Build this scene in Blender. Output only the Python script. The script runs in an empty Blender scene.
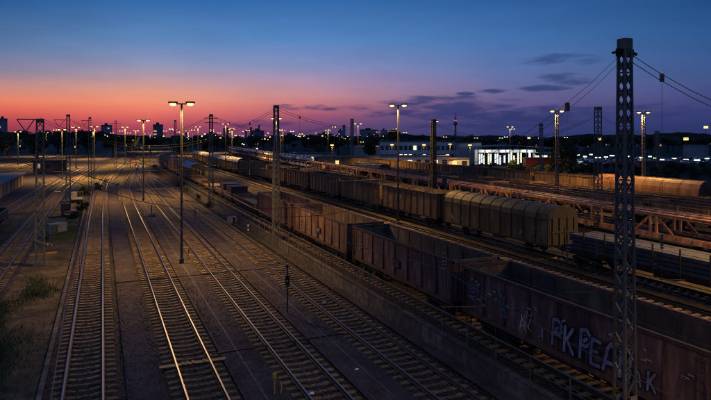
import bpy, bmesh, math, random
from mathutils import Vector, Matrix
random.seed(7)
R = math.radians
S = bpy.context.scene
C = S.collection

# ------------------------------------------------------------------ camera
CAMH = 10.4
TH = R(22.9)
F = 600.0
cam_d = bpy.data.cameras.new('camera')
cam = bpy.data.objects.new('camera', cam_d)
C.objects.link(cam)
cam.location = (0, 0, CAMH)
cam.rotation_euler = (R(90), 0, -TH)
cam_d.sensor_width = 36
cam_d.lens = 36 * F / 711
cam_d.shift_y = -63 / 711
cam_d.clip_start = 0.1
cam_d.clip_end = 20000
S.camera = cam
CS, SN = math.cos(TH), math.sin(TH)

def at(x, D, z=0.0):
    """world point seen at photo column x, D metres ahead of the camera"""
    X = (x - 355.5) / F * D
    return Vector((X * CS + D * SN, -X * SN + D * CS, z))
def depth_of(y, z=0.0):
    return F * (CAMH - z) / (y - 137.0)

# ------------------------------------------------------------------ exposure
S.view_settings.view_transform = 'Standard'
S.view_settings.look = 'None'
S.view_settings.gamma = 1
S.view_settings.use_curve_mapping = False
S.view_settings.exposure = 0.15
S.cycles.filter_width = 1.1
S.cycles.max_bounces = 5
S.cycles.diffuse_bounces = 2
S.cycles.glossy_bounces = 2
S.cycles.sample_clamp_indirect = 1.5

# ------------------------------------------------------------------ sky (dusk, sun already below the horizon at +Y)
def lin(c):
    return tuple(((v / 255) / 12.92 if v / 255 <= .04045 else ((v / 255 + .055) / 1.055) ** 2.4) for v in c) + (1,)
W = bpy.data.worlds.new('World'); S.world = W
W.use_nodes = True
nt = W.node_tree; N = nt.nodes; L = nt.links
N.clear()
def mth(op, a, b=None, c=None, clamp=False):
    n = N.new('ShaderNodeMath'); n.operation = op; n.use_clamp = clamp
    for i, v in enumerate((a, b, c)):
        if v is None: continue
        if isinstance(v, (int, float)): n.inputs[i].default_value = v
        else: L.new(v, n.inputs[i])
    return n.outputs[0]
tc = N.new('ShaderNodeTexCoord')
sep = N.new('ShaderNodeSeparateXYZ'); L.new(tc.outputs['Generated'], sep.inputs[0])
hx, hy, hz = sep.outputs
hl = mth('SQRT', mth('ADD', mth('ADD', mth('MULTIPLY', hx, hx), mth('MULTIPLY', hy, hy)), 1e-6))
el = mth('DIVIDE', hz, hl)                       # tangent of the elevation
az = mth('MULTIPLY', mth('ARCTAN2', hx, hy), 180 / math.pi)   # degrees to the right of the afterglow
def ramp(stops, fac):
    n = N.new('ShaderNodeValToRGB'); n.color_ramp.interpolation = 'LINEAR'
    cr = n.color_ramp
    while len(cr.elements) > 1: cr.elements.remove(cr.elements[-1])
    cr.elements[0].position = stops[0][0]; cr.elements[0].color = lin(stops[0][1])
    for p, c in stops[1:]:
        e = cr.elements.new(p); e.color = lin(c)
    L.new(fac, n.inputs[0]); return n.outputs[0]
def px(y, a):    # photo row -> ramp position for a column at azimuth a
    return max(0.0, (137 - y) / F * math.cos(R(a - 22.9)))
elc = mth('MAXIMUM', el, 0.0)
TOP = [(.40, (44, 88, 146)), (1.0, (50, 84, 138))]
def col(a, rows):
    st = sorted([(px(y, a), c) for y, c in rows]) + TOP
    return ramp(st, elc)
SKY = {
 -8: [(0, (38, 84, 138)), (45, (84, 112, 152)), (70, (128, 122, 146)), (88, (188, 130, 120)), (100, (216, 120, 94)), (112, (204, 88, 80)), (124, (156, 60, 76)), (137, (106, 46, 74))],
 4: [(0, (46, 98, 158)), (40, (88, 126, 174)), (62, (128, 138, 172)), (76, (166, 142, 156)), (90, (208, 146, 128)), (101, (226, 140, 110)), (113, (218, 108, 94)), (125, (172, 70, 86)), (137, (112, 54, 84))],
 18: [(0, (47, 98, 158)), (40, (80, 124, 180)), (66, (122, 134, 176)), (82, (162, 134, 160)), (94, (186, 132, 138)), (105, (188, 110, 116)), (115, (156, 82, 104)), (126, (104, 62, 102)), (137, (74, 56, 96))],
 27: [(0, (45, 94, 152)), (40, (74, 118, 172)), (68, (110, 122, 168)), (84, (138, 120, 156)), (96, (146, 114, 140)), (106, (138, 94, 124)), (116, (100, 74, 114)), (126, (74, 64, 110)), (137, (58, 56, 102))],
 37: [(0, (42, 88, 146)), (40, (64, 106, 162)), (70, (86, 108, 158)), (90, (100, 100, 146)), (105, (96, 84, 130)), (116, (70, 70, 120)), (126, (54, 60, 110)), (137, (46, 52, 100))],
 54: [(0, (30, 70, 122)), (40, (44, 82, 134)), (75, (58, 80, 128)), (95, (62, 70, 120)), (115, (48, 56, 106)), (137, (36, 46, 90))],
}
keys = sorted(SKY)
cur = col(keys[0], SKY[keys[0]])
def smix(fac, a, b):
    n = N.new('ShaderNodeMix'); n.data_type = 'RGBA'
    L.new(fac, n.inputs[0])
    for s, v in ((6, a), (7, b)):
        if isinstance(v, tuple): n.inputs[s].default_value = v
        else: L.new(v, n.inputs[s])
    return n.outputs[2]
def mrange(v, a, b, lo=0.0, hi=1.0, smooth=True):
    n = N.new('ShaderNodeMapRange'); n.interpolation_type = 'SMOOTHSTEP' if smooth else 'LINEAR'
    L.new(v, n.inputs[0]); n.inputs[1].default_value = a; n.inputs[2].default_value = b
    n.inputs[3].default_value = lo; n.inputs[4].default_value = hi
    return n.outputs[0]
for k0, k1 in zip(keys, keys[1:]):
    cur = smix(mrange(az, k0, k1, smooth=False), cur, col(k1, SKY[k1]))
# the far side of the sky, away from the afterglow
back = ramp([(0, (78, 82, 122)), (.25, (60, 86, 136)), (1, (50, 84, 138))], elc)
aabs = mth('ABSOLUTE', az)
cur = smix(mrange(aabs, 54, 120), cur, back)
# clouds: long thin banks, placed by direction
cmb = N.new('ShaderNodeCombineXYZ')
L.new(mth('MULTIPLY', az, .22), cmb.inputs[0]); L.new(mth('MULTIPLY', el, 60), cmb.inputs[1])
nz = N.new('ShaderNodeTexNoise'); nz.inputs['Scale'].default_value = 1.6; nz.inputs['Detail'].default_value = 6; nz.inputs['Roughness'].default_value = .55
L.new(cmb.outputs[0], nz.inputs['Vector'])
nzc = mth('SUBTRACT', nz.outputs[0], .5)
def blob(x, y, wx, wy, amp=1.0):
    a0 = math.degrees(math.atan((x - 355.5) / F)) + 22.9
    cc = math.cos(R(a0 - 22.9)); e0 = (137 - y) / F * cc
    wa = math.degrees(wx / F * cc * cc); we = wy / F * cc
    q = mth('ADD', mth('POWER', mth('ABSOLUTE', mth('DIVIDE', mth('SUBTRACT', az, a0), wa)), 2),
            mth('POWER', mth('ABSOLUTE', mth('DIVIDE', mth('SUBTRACT', el, e0), we)), 2))
    return mth('MULTIPLY', mth('SUBTRACT', 1.0, q), amp)
bl = None
for b in [(452, 108, 70, 12, .9), (510, 118, 110, 12, .8), (430, 100, 36, 5, .7), (404, 112, 30, 6, .5), (545, 88, 26, 4, .9), (552, 76, 22, 3, .5), (572, 81, 28, 4.5, .8),
          (566, 56, 24, 3, .6), (545, 61, 24, 4, .9), (490, 91, 17, 2.6, .9), (466, 93.5, 10, 2.2, .8), (330, 108, 60, 3, .35), (255, 124, 40, 3, .35),
          (640, 112, 60, 7, .4), (590, 60, 18, 3, .35)]:
    o = blob(*b); bl = o if bl is None else mth('MAXIMUM', bl, o)
cm = mrange(mth('ADD', bl, mth('MULTIPLY', nzc, 3.6)), -.35, 1.0, 0, .9)
cmin = mth('MULTIPLY', cm, mrange(bl, -1.6, -.3))
ccol = ramp([(0, (44, 46, 92)), (.05, (46, 54, 104)), (.09, (52, 66, 112)), (.16, (48, 78, 128))], elc)
cur = smix(cmin, cur, ccol)
# fine mottling of thin high haze
nz2 = N.new('ShaderNodeTexNoise'); nz2.inputs['Scale'].default_value = .8; nz2.inputs['Detail'].default_value = 4
L.new(cmb.outputs[0], nz2.inputs['Vector'])
mot = mth('MULTIPLY', mth('ADD', mth('MULTIPLY', mth('SUBTRACT', nz2.outputs[0], .5), .22), 1.0), 1.0)
vm = N.new('ShaderNodeVectorMath'); vm.operation = 'SCALE'; L.new(cur, vm.inputs[0]); L.new(mot, vm.inputs[3])
low = smix(mrange(el, -.002, .0), (.004, .004, .008, 1), vm.outputs[0])
bg = N.new('ShaderNodeBackground'); L.new(low, bg.inputs[0]); bg.inputs[1].default_value = 1.04
wo = N.new('ShaderNodeOutputWorld'); L.new(bg.outputs[0], wo.inputs[0])

# ------------------------------------------------------------------ materials
def mat(name, base, rough=.8, metal=0.0, var=None, scale=3.0, detail=4, bump=0.0, bscale=30.0, kind='noise', coord='Object', v2=None, spec=.3, streak=None):
    m = bpy.data.materials.new(name); m.use_nodes = True
    t = m.node_tree; n = t.nodes; l = t.links
    b = n['Principled BSDF']
    b.inputs['Roughness'].default_value = rough; b.inputs['Metallic'].default_value = metal
    b.inputs['Specular IOR Level'].default_value = spec
    b.inputs['Base Color'].default_value = tuple(base) + (1,)
    c = n.new('ShaderNodeTexCoord')
    if coord == 'World':
        g = n.new('ShaderNodeNewGeometry'); src = g.outputs['Position']
    else: src = c.outputs['Object']
    if streak:
        mp = n.new('ShaderNodeMapping'); mp.inputs['Scale'].default_value = (1, 1, streak); l.new(src, mp.inputs[0]); src = mp.outputs[0]
    if var is not None:
        x = n.new('ShaderNodeTexNoise'); x.inputs['Scale'].default_value = scale; x.inputs['Detail'].default_value = detail
        x.inputs['Roughness'].default_value = .65
        l.new(src, x.inputs['Vector'])
        r = n.new('ShaderNodeValToRGB'); r.color_ramp.elements[0].position = .34; r.color_ramp.elements[1].position = .68
        r.color_ramp.elements[0].color = tuple(base) + (1,); r.color_ramp.elements[1].color = tuple(var) + (1,)
        if v2 is not None:
            e = r.color_ramp.elements.new(.52); e.color = tuple(v2) + (1,)
        l.new(x.outputs[0], r.inputs[0])
        # per-object tint so copies differ
        oi = n.new('ShaderNodeObjectInfo'); hs = n.new('ShaderNodeHueSaturation')
        mr = n.new('ShaderNodeMapRange'); l.new(oi.outputs['Random'], mr.inputs[0]); mr.inputs[3].default_value = .68; mr.inputs[4].default_value = 1.3
        l.new(mr.outputs[0], hs.inputs['Value']); l.new(r.outputs[0], hs.inputs['Color'])
        l.new(hs.outputs[0], b.inputs['Base Color'])
    if bump:
        if kind == 'voronoi':
            v = n.new('ShaderNodeTexVoronoi'); v.inputs['Scale'].default_value = bscale; l.new(src, v.inputs['Vector']); o = v.outputs['Distance']
        else:
            v = n.new('ShaderNodeTexNoise'); v.inputs['Scale'].default_value = bscale; v.inputs['Detail'].default_value = 5; l.new(src, v.inputs['Vector']); o = v.outputs[0]
        bp = n.new('ShaderNodeBump'); bp.inputs['Strength'].default_value = bump; bp.inputs['Distance'].default_value = .04
        l.new(o, bp.inputs['Height']); l.new(bp.outputs[0], b.inputs['Normal'])
    return m
def emit(name, colr, st, sample='NONE'):
    m = bpy.data.materials.new(name); m.use_nodes = True
    b = m.node_tree.nodes['Principled BSDF']
    b.inputs['Base Color'].default_value = (.1, .1, .1, 1)
    b.inputs['Emission Color'].default_value = tuple(colr) + (1,); b.inputs['Emission Strength'].default_value = st
    m.cycles.emission_sampling = sample
    return m
def ballast_mat():
    m = bpy.data.materials.new('ballast'); m.use_nodes = True
    t = m.node_tree; n = t.nodes; l = t.links; b = n['Principled BSDF']; b.inputs['Roughness'].default_value = .85; b.inputs['Specular IOR Level'].default_value = .25
    g = n.new('ShaderNodeNewGeometry')
    v = n.new('ShaderNodeTexVoronoi'); v.inputs['Scale'].default_value = 13; l.new(g.outputs['Position'], v.inputs['Vector'])
    bw = n.new('ShaderNodeSeparateColor'); l.new(v.outputs['Color'], bw.inputs[0])
    r = n.new('ShaderNodeValToRGB'); r.color_ramp.elements[0].color = (.012, .009, .007, 1); r.color_ramp.elements[1].color = (.095, .066, .042, 1)
    e = r.color_ramp.elements.new(.6); e.color = (.03, .022, .016, 1)
    l.new(bw.outputs[0], r.inputs[0])
    x = n.new('ShaderNodeTexNoise'); x.inputs['Scale'].default_value = .35; x.inputs['Detail'].default_value = 5; l.new(g.outputs['Position'], x.inputs['Vector'])
    mr = n.new('ShaderNodeMapRange'); l.new(x.outputs[0], mr.inputs[0]); mr.inputs[1].default_value = .3; mr.inputs[2].default_value = .7; mr.inputs[3].default_value = .55; mr.inputs[4].default_value = 1.35
    hs = n.new('ShaderNodeHueSaturation'); l.new(mr.outputs[0], hs.inputs['Value']); l.new(r.outputs[0], hs.inputs['Color']); l.new(hs.outputs[0], b.inputs['Base Color'])
    bp = n.new('ShaderNodeBump'); bp.inputs['Strength'].default_value = 1; bp.inputs['Distance'].default_value = .06; bp.invert = True
    l.new(v.outputs['Distance'], bp.inputs['Height']); l.new(bp.outputs[0], b.inputs['Normal'])
    return m
def road_mat(name, a, b_, c_):
    m = bpy.data.materials.new(name); m.use_nodes = True
    t = m.node_tree; n = t.nodes; l = t.links; b = n['Principled BSDF']; b.inputs['Roughness'].default_value = .95; b.inputs['Specular IOR Level'].default_value = .06
    g = n.new('ShaderNodeNewGeometry')
    x = n.new('ShaderNodeTexNoise'); x.inputs['Scale'].default_value = .5; x.inputs['Detail'].default_value = 8; x.inputs['Roughness'].default_value = .7; l.new(g.outputs['Position'], x.inputs['Vector'])
    r = n.new('ShaderNodeValToRGB'); r.color_ramp.elements[0].position = .38; r.color_ramp.elements[1].position = .64
    r.color_ramp.elements[0].color = a + (1,); r.color_ramp.elements[1].color = c_ + (1,); e = r.color_ramp.elements.new(.5); e.color = b_ + (1,)
    xx = n.new('ShaderNodeTexNoise'); xx.inputs['Scale'].default_value = 2.6; xx.inputs['Detail'].default_value = 9; xx.inputs['Roughness'].default_value = .8; xx.inputs['Distortion'].default_value = .6; l.new(g.outputs['Position'], xx.inputs['Vector'])
    am = n.new('ShaderNodeMix'); am.inputs[0].default_value = .5; l.new(x.outputs[0], am.inputs[2]); l.new(xx.outputs[0], am.inputs[3])
    l.new(am.outputs[0], r.inputs[0])
    y = n.new('ShaderNodeTexNoise'); y.inputs['Scale'].default_value = 22; y.inputs['Detail'].default_value = 3; l.new(g.outputs['Position'], y.inputs['Vector'])
    mr = n.new('ShaderNodeMapRange'); l.new(y.outputs[0], mr.inputs[0]); mr.inputs[1].default_value = .3; mr.inputs[2].default_value = .7; mr.inputs[3].default_value = .6; mr.inputs[4].default_value = 1.4
    hs = n.new('ShaderNodeHueSaturation'); l.new(mr.outputs[0], hs.inputs['Value']); l.new(r.outputs[0], hs.inputs['Color']); l.new(hs.outputs[0], b.inputs['Base Color'])
    bp = n.new('ShaderNodeBump'); bp.inputs['Strength'].default_value = .6; bp.inputs['Distance'].default_value = .03
    l.new(y.outputs[0], bp.inputs['Height']); l.new(bp.outputs[0], b.inputs['Normal'])
    return m
M = {}
M['ballast'] = ballast_mat()
M['asphalt'] = road_mat('asphalt', (.034, .027, .030), (.062, .049, .050), (.105, .084, .080))
M['soil'] = road_mat('soil', (.02, .017, .011), (.07, .056, .036), (.16, .125, .08))
M['yard'] = road_mat('yard_ground', (.022, .018, .011), (.055, .042, .024), (.10, .078, .046))
M['verge'] = road_mat('verge_ground', (.016, .019, .014), (.028, .032, .022), (.045, .045, .03))
M['sleeper'] = mat('sleeper_concrete', (.085, .06, .036), .9, var=(.24, .17, .105), scale=3, bump=.4, bscale=25, coord='World')
M['wood_sleeper'] = mat('sleeper_wood', (.12, .08, .042), .9, var=(.36, .25, .14), scale=6, bump=.5, bscale=20, coord='World')
M['rail_side'] = mat('rail_side', (.045, .028, .018), .7, .2, var=(.09, .055, .035), scale=5, coord='World')
M['rail_top'] = mat('rail_top', (.30, .285, .285), .42, 1.0)
M['rail_dull'] = mat('rail_dull', (.30, .25, .21), .38, 1.0)
M['galv'] = mat('galvanised_steel', (.10, .10, .095), .6, .3, var=(.16, .16, .15), scale=4)
M['mast'] = mat('mast_paint', (.075, .085, .075), .55, .2, var=(.13, .14, .12), scale=2, bump=.1)
M['pole'] = mat('pole_paint', (.03, .03, .03), .7, .0, var=(.05, .05, .045), scale=2)
M['concrete'] = mat('concrete', (.045, .042, .036), .9, var=(.14, .125, .105), scale=2.2, v2=(.075, .068, .058), bump=.3, bscale=12, coord='World')
M['rust'] = mat('rusty_paint', (.065, .036, .028), .8, .0, var=(.24, .14, .10), scale=1.9, v2=(.11, .062, .048), streak=.22, bump=.25, bscale=18, coord='World')
M['rust_dark'] = mat('rusty_dark_steel', (.05, .032, .024), .75, .1, var=(.14, .08, .052), scale=2.2, streak=.3, bump=.2, coord='World')
M['rust_in'] = mat('scuffed_interior', (.06, .045, .03), .85, .0, var=(.20, .135, .08), scale=1.2, v2=(.10, .068, .042), streak=.3, bump=.3, bscale=9, coord='World')
M['brown'] = mat('brown_wagon_paint', (.10, .056, .028), .7, 0, var=(.25, .155, .08), scale=1.6, v2=(.15, .088, .044), streak=.25, bump=.2, bscale=14, coord='World')
M['olive'] = mat('dull_silver_olive', (.07, .047, .014), .65, .0, var=(.19, .135, .05), scale=1.6, v2=(.11, .078, .026), streak=.3, coord='World')
M['olive_dk'] = mat('dark_rib_paint', (.035, .030, .022), .6, .1, var=(.06, .05, .038), scale=3)
M['cover_grey'] = mat('grey_cover', (.22, .22, .22), .6, .1, var=(.36, .36, .36), scale=1.2, coord='World')
M['cover_blue'] = mat('blue_grey_cover', (.16, .17, .24), .6, .1, var=(.26, .27, .36), scale=1.2, coord='World')
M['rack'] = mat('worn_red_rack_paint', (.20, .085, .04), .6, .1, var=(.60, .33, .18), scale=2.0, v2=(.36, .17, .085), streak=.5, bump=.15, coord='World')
M['rack_dk'] = mat('dark_rack_steel', (.09, .05, .035), .7, .1, var=(.16, .09, .06), scale=2, coord='World')  # darker brown than the rack paint
M['orange'] = mat('ochre_wagon_paint', (.13, .055, .022), .6, .1, var=(.26, .125, .055), scale=1.2, v2=(.18, .08, .034), streak=.4, coord='World')
M['black'] = mat('black_steel', (.016, .015, .014), .6, .2, var=(.03, .028, .025), scale=4)
M['slab'] = mat('blue_grey_steel', (.045, .045, .048), .85, .0, var=(.10, .098, .10), scale=2, coord='World')
M['ceramic'] = mat('brown_insulator', (.14, .07, .035), .25, spec=.6)
M['wire'] = mat('overhead_copper', (.10, .09, .075), .35, .7)
M['cream'] = mat('cream_render', (.55, .55, .56), .85, var=(.68, .68, .68), scale=.5)
M['greywall'] = mat('grey_cladding', (.26, .28, .30), .8, var=(.36, .38, .4), scale=.4)
M['city'] = mat('city_facade', (.12, .12, .16), .9, var=(.2, .2, .25), scale=.05)
M['roof'] = mat('dark_roof', (.03, .03, .035), .8, var=(.05, .05, .055), scale=.5)
M['paleroof'] = mat('pale_roof', (.14, .13, .13), .95, var=(.22, .21, .2), scale=.4)
M['glass'] = mat('window_glass', (.03, .035, .045), .12, .0, spec=.8)
M['wood'] = mat('weathered_boards', (.20, .14, .075), .8, var=(.33, .24, .14), scale=2.5, bump=.3)
M['bark'] = mat('bark', (.04, .03, .022), .9)
M['leaf'] = mat('foliage', (.035, .042, .024), .9, var=(.085, .10, .05), scale=.8)
M['grass'] = mat('grass', (.045, .06, .02), .8, var=(.13, .14, .05), scale=.8, coord='World')
M['white'] = mat('white_paint', (.72, .72, .72), .5)
M['stone'] = mat('loose_stone', (.05, .038, .028), .9, var=(.15, .115, .08), scale=9, coord='World')
M['rust2'] = mat('faded_maroon_paint', (.050, .032, .032), .8, .0, var=(.19, .13, .115), scale=2.3, v2=(.10, .055, .05), bump=.25, bscale=15, coord='World', streak=.25)
M['offwhite'] = mat('faded_paint', (.20, .19, .17), .8, var=(.34, .32, .28), scale=3)
M['yellow'] = mat('yellow_paint', (.26, .16, .03), .6, var=(.36, .24, .05), scale=4)
M['red'] = mat('red_paint', (.42, .03, .025), .35)
M['red2'] = mat('dull_red_panel', (.2, .03, .03), .5)
M['graf'] = mat('pale_lilac_spray', (.10, .10, .13), .8, var=(.30, .30, .36), scale=2.0, coord='World')
M['grafk'] = mat('black_spray', (.012, .012, .014), .6)
M['grafw'] = mat('white_spray', (.6, .57, .52), .6)
for nm, c in (('car_white', (.75, .78, .84)), ('car_silver', (.50, .54, .60)), ('car_blue', (.10, .17, .42)), ('car_red', (.35, .03, .03)), ('car_dark', (.03, .03, .035))):
    M[nm] = mat(nm, c, .22, .1, spec=.6)
SOD = (1.0, .55, .155)
M['lamp_sodium'] = emit('lamp_sodium', (1.0, .56, .16), 3.2)
M['lamp_far'] = emit('lamp_far', (1.0, .52, .17), 2.2)
M['lamp_white'] = emit('lamp_white', (.95, 1.0, .80), 2.2)
M['lit_window'] = emit('lit_window', (1.0, .86, .42), 1.6)
M['lit_white'] = emit('lit_interior', (.92, 1.0, .93), .95)
M['lit_warm'] = emit('lit_warm_window', (1.0, .62, .2), 1.3)
M['lit_dim'] = emit('dim_window', (1.0, .6, .3), .45)
M['red_light'] = emit('red_light', (1.0, .05, .03), 1.6)
M['head_light'] = emit('head_light', (1.0, .62, .3), 30)

# ------------------------------------------------------------------ mesh helpers
class MB:
    def __init__(s): s.v = []; s.f = []; s.m = []
    def add(s, vs, fs, m=0):
        b = len(s.v); s.v += [tuple(p) for p in vs]; s.f += [tuple(i + b for i in f) for f in fs]; s.m += [m] * len(fs); return s
    def box(s, x0, x1, y0, y1, z0, z1, m=0):
        return s.add([(x0, y0, z0), (x1, y0, z0), (x1, y1, z0), (x0, y1, z0), (x0, y0, z1), (x1, y0, z1), (x1, y1, z1), (x0, y1, z1)],
                     [(0, 3, 2, 1), (4, 5, 6, 7), (0, 1, 5, 4), (1, 2, 6, 5), (2, 3, 7, 6), (3, 0, 4, 7)], m)
    def beam(s, p, q, w, h=None, m=0):
        h = w if h is None else h
        p = Vector(p); q = Vector(q); d = (q - p).normalized()
        up = Vector((0, 0, 1)) if abs(d.z) < .95 else Vector((0, 1, 0))
        a = d.cross(up).normalized() * (w / 2); b = a.cross(d).normalized() * (h / 2)
        vs = [p - a - b, p + a - b, p + a + b, p - a + b, q - a - b, q + a - b, q + a + b, q - a + b]
        return s.add(vs, [(3, 2, 1, 0), (4, 5, 6, 7), (0, 1, 5, 4), (1, 2, 6, 5), (2, 3, 7, 6), (3, 0, 4, 7)], m)
    def tube(s, p, q, r, r2=None, n=8, m=0):
        r2 = r if r2 is None else r2
        p = Vector(p); q = Vector(q); d = (q - p).normalized()
        up = Vector((0, 0, 1)) if abs(d.z) < .95 else Vector((0, 1, 0))
        a = d.cross(up).normalized(); b = d.cross(a).normalized(); vs = []
        for c, rr in ((p, r), (q, r2)):
            for i in range(n):
                t = 2 * math.pi * i / n; vs.append(c + (a * math.cos(t) + b * math.sin(t)) * rr)
        fs = [(i, (i + 1) % n, n + (i + 1) % n, n + i) for i in range(n)] + [tuple(range(n))[::-1], tuple(range(n, 2 * n))]
        return s.add(vs, fs, m)
    def poly(s, pts, r, n=4, m=0):
        for p, q in zip(pts, pts[1:]): s.tube(p, q, r, n=n, m=m)
        return s
    def prism(s, prof, y0, y1, m=0):
        """profile of (x,z) swept along y"""
        n = len(prof); vs = [(x, y0, z) for x, z in prof] + [(x, y1, z) for x, z in prof]
        return s.add(vs, [(i, n + i, n + (i + 1) % n, (i + 1) % n) for i in range(n)] + [tuple(range(n)), tuple(range(2 * n - 1, n - 1, -1))], m)
    def mesh(s, name, mats, smooth=False):
        me = bpy.data.meshes.new(name); me.from_pydata(s.v, [], s.f)
        for k in (mats if isinstance(mats, (list, tuple)) else [mats]): me.materials.append(M[k] if isinstance(k, str) else k)
        me.polygons.foreach_set('material_index', s.m)
        if smooth: me.polygons.foreach_set('use_smooth', [True] * len(s.f))
        me.update(); return me
    def build(s, name, mats, parent=None, loc=(0, 0, 0), smooth=False):
        return ob(name, s.mesh(name, mats, smooth), parent, loc)
def ob(name, me, parent=None, loc=(0, 0, 0), rz=0.0):
    o = bpy.data.objects.new(name, me); C.objects.link(o); o.location = loc
    if rz: o.rotation_euler = (0, 0, rz)
    if parent is not None: o.parent = parent
    return o
def thing(name, label, cat, loc=(0, 0, 0), rz=0.0, group=None):
    return tag(ob(name, None, None, loc, rz), label, cat, group)
def tag(o, label, cat, group=None):
    o['label'] = label; o['category'] = cat
    if group: o['group'] = group
    return o
def struct(o): o['kind'] = 'structure'; return o
def stuff(o, label=None, cat=None):
    o['kind'] = 'stuff'
    if label: o['label'] = label; o['category'] = cat
    return o
KIDS = {}
def dup(root, loc, rz=None, label=None, sc=None):
    if not KIDS:
        pass
    r = root.copy(); C.objects.link(r); r.location = loc
    if rz is not None: r.rotation_euler = (0, 0, rz)
    if sc: r.scale = (sc, sc, sc)
    if label: r['label'] = label
    for ch in root_children(root):
        c = ch.copy(); C.objects.link(c); c.parent = r
        for g in root_children(ch):
            d = g.copy(); C.objects.link(d); d.parent = c
    return r
CH = {}
def root_children(o):
    if o.name not in CH: CH[o.name] = list(o.children)
    return CH[o.name]
def where(x):
    for lim, w in ((40, 'near the left edge'), (110, 'behind the left lattice masts'), (170, 'above the track throat'), (215, 'right of the tall lamp post'), (270, 'left of the centre left mast'), (320, 'right of the centre left mast'), (380, 'near the factory chimneys'), (440, 'around the office building'), (480, 'by the television tower'), (545, 'above the glass hall'), (600, 'right of the glass hall'), (650, 'behind the large mast')):
        if x < lim: return w
    return 'near the right edge'
def spline(pts, step=4.0):
    """Catmull-Rom through (u,v) control points"""
    out = []
    P = [pts[0]] + pts + [pts[-1]]
    for i in range(1, len(P) - 2):
        a, b, c, d = (Vector(q) for q in P[i - 1:i + 3])
        n = max(1, int((c - b).length / step))
        for k in range(n):
            t = k / n
            out.append(.5 * ((2 * b) + (c - a) * t + (2 * a - 5 * b + 4 * c - d) * t * t + (3 * b - a - 3 * c + d) * t ** 3))
    out.append(Vector(pts[-1])); return out
def sweep(mb, path, prof, off, z, ms):
    """sweep open/closed profile (across, up) along a 2D path; ms = material per profile edge"""
    n = len(prof); base = len(mb.v)
    for i, p in enumerate(path):
        a = path[max(0, i - 1)]; b = path[min(len(path) - 1, i + 1)]
        t = (b - a).normalized(); r = Vector((t.y, -t.x))
        for (s, h) in prof:
            q = p + r * (off + s); mb.v.append((q.x, q.y, z + h))
    for i in range(len(path) - 1):
        for j in range(n):
            k = (j + 1) % n
            if ms[j] is None: continue
            mb.f.append((base + i * n + j, base + i * n + k, base + (i + 1) * n + k, base + (i + 1) * n + j)); mb.m.append(ms[j])
    return mb

# ------------------------------------------------------------------ terrain
g = MB()
nx = 26
g.add([(-9000, -3000, 0), (9000, -3000, 0), (9000, 12000, 0), (-9000, 12000, 0)], [(0, 1, 2, 3)])
struct(g.build('ground', 'verge', loc=(0, 0, -.34)))
g = MB(); g.add([(-62, -20, 0), (15.2, -20, 0), (15.2, 210, 0), (50, 640, 0), (-62, 640, 0)], [(0, 1, 2, 3, 4)])
struct(g.build('yard_ground', 'soil', loc=(0, 0, -.27)))
# the higher yard behind the retaining wall
g = MB(); g.prism([(15.62, -1.0), (15.62, 0), (100, 0), (101.5, -1.0)], -20, 640)
struct(g.build('upper_yard_ground', 'yard', loc=(0, 0, .27)))
# left embankment with its pale capping
g = MB(); g.prism([(-60, -.5), (-68, 3.0), (-96, 3.0), (-110, -.5)], 60, 1100)
struct(g.build('embankment', 'verge'))
def fence_wall():
    t = thing('retaining_wall', 'long low pale wall along the top of the far left embankment', 'wall', (-66.6, 0, 2.6))
    for k in range(60):
        MB().box(0, .35, 60 + k * 14, 60 + k * 14 + 13.9, 0, 1.0).build('wall_panel', 'concrete', t)
fence_wall()

# ------------------------------------------------------------------ tracks
RAILP = [(-.075, -.172), (.075, -.172), (.075, -.15), (.012, -.135), (.012, -.05), (.036, -.035), (.036, 0), (-.036, 0), (-.036, -.035), (-.012, -.05), (-.012, -.135), (-.075, -.15)]
RMS = [0, 0, 0, 0, 0, 0, 1, 0, 0, 0, 0, 0]
def sleeper_mesh(matname, wood=False):
    mb = MB()
    if wood:
        mb.box(-1.3, 1.3, -.13, .13, -.16, 0)
    else:
        xs = [-1.3, -1.22, -.5, -.28, .28, .5, 1.22, 1.3]
        zt = [-.03, -.005, 0, -.035, -.035, 0, -.005, -.03]
        wt = [.10, .11, .11, .085, .085, .11, .11, .10]
        n = len(xs); vs = []
        for x, z, w in zip(xs, zt, wt):
            vs += [(x, -w - .03, -.2), (x, -w, z), (x, w, z), (x, w + .03, -.2)]
        fs = []
        for i in range(n - 1):
            for j in range(3):
                fs.append((i * 4 + j, (i + 1) * 4 + j, (i + 1) * 4 + j + 1, i * 4 + j + 1))
        fs += [(0, 1, 2, 3), (n * 4 - 1, n * 4 - 2, n * 4 - 3, n * 4 - 4)]
        mb.add(vs, fs)
        for sx in (-.75, .75):   # rail clips
            for d in (-.12, .12): mb.box(sx + d - .03, sx + d + .03, -.07, .07, -.004, .035, 1)
    return mb.mesh('sleeper', [matname, 'rail_side'])
SLP = sleeper_mesh('sleeper'); SLW = sleeper_mesh('wood_sleeper', True)
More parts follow.
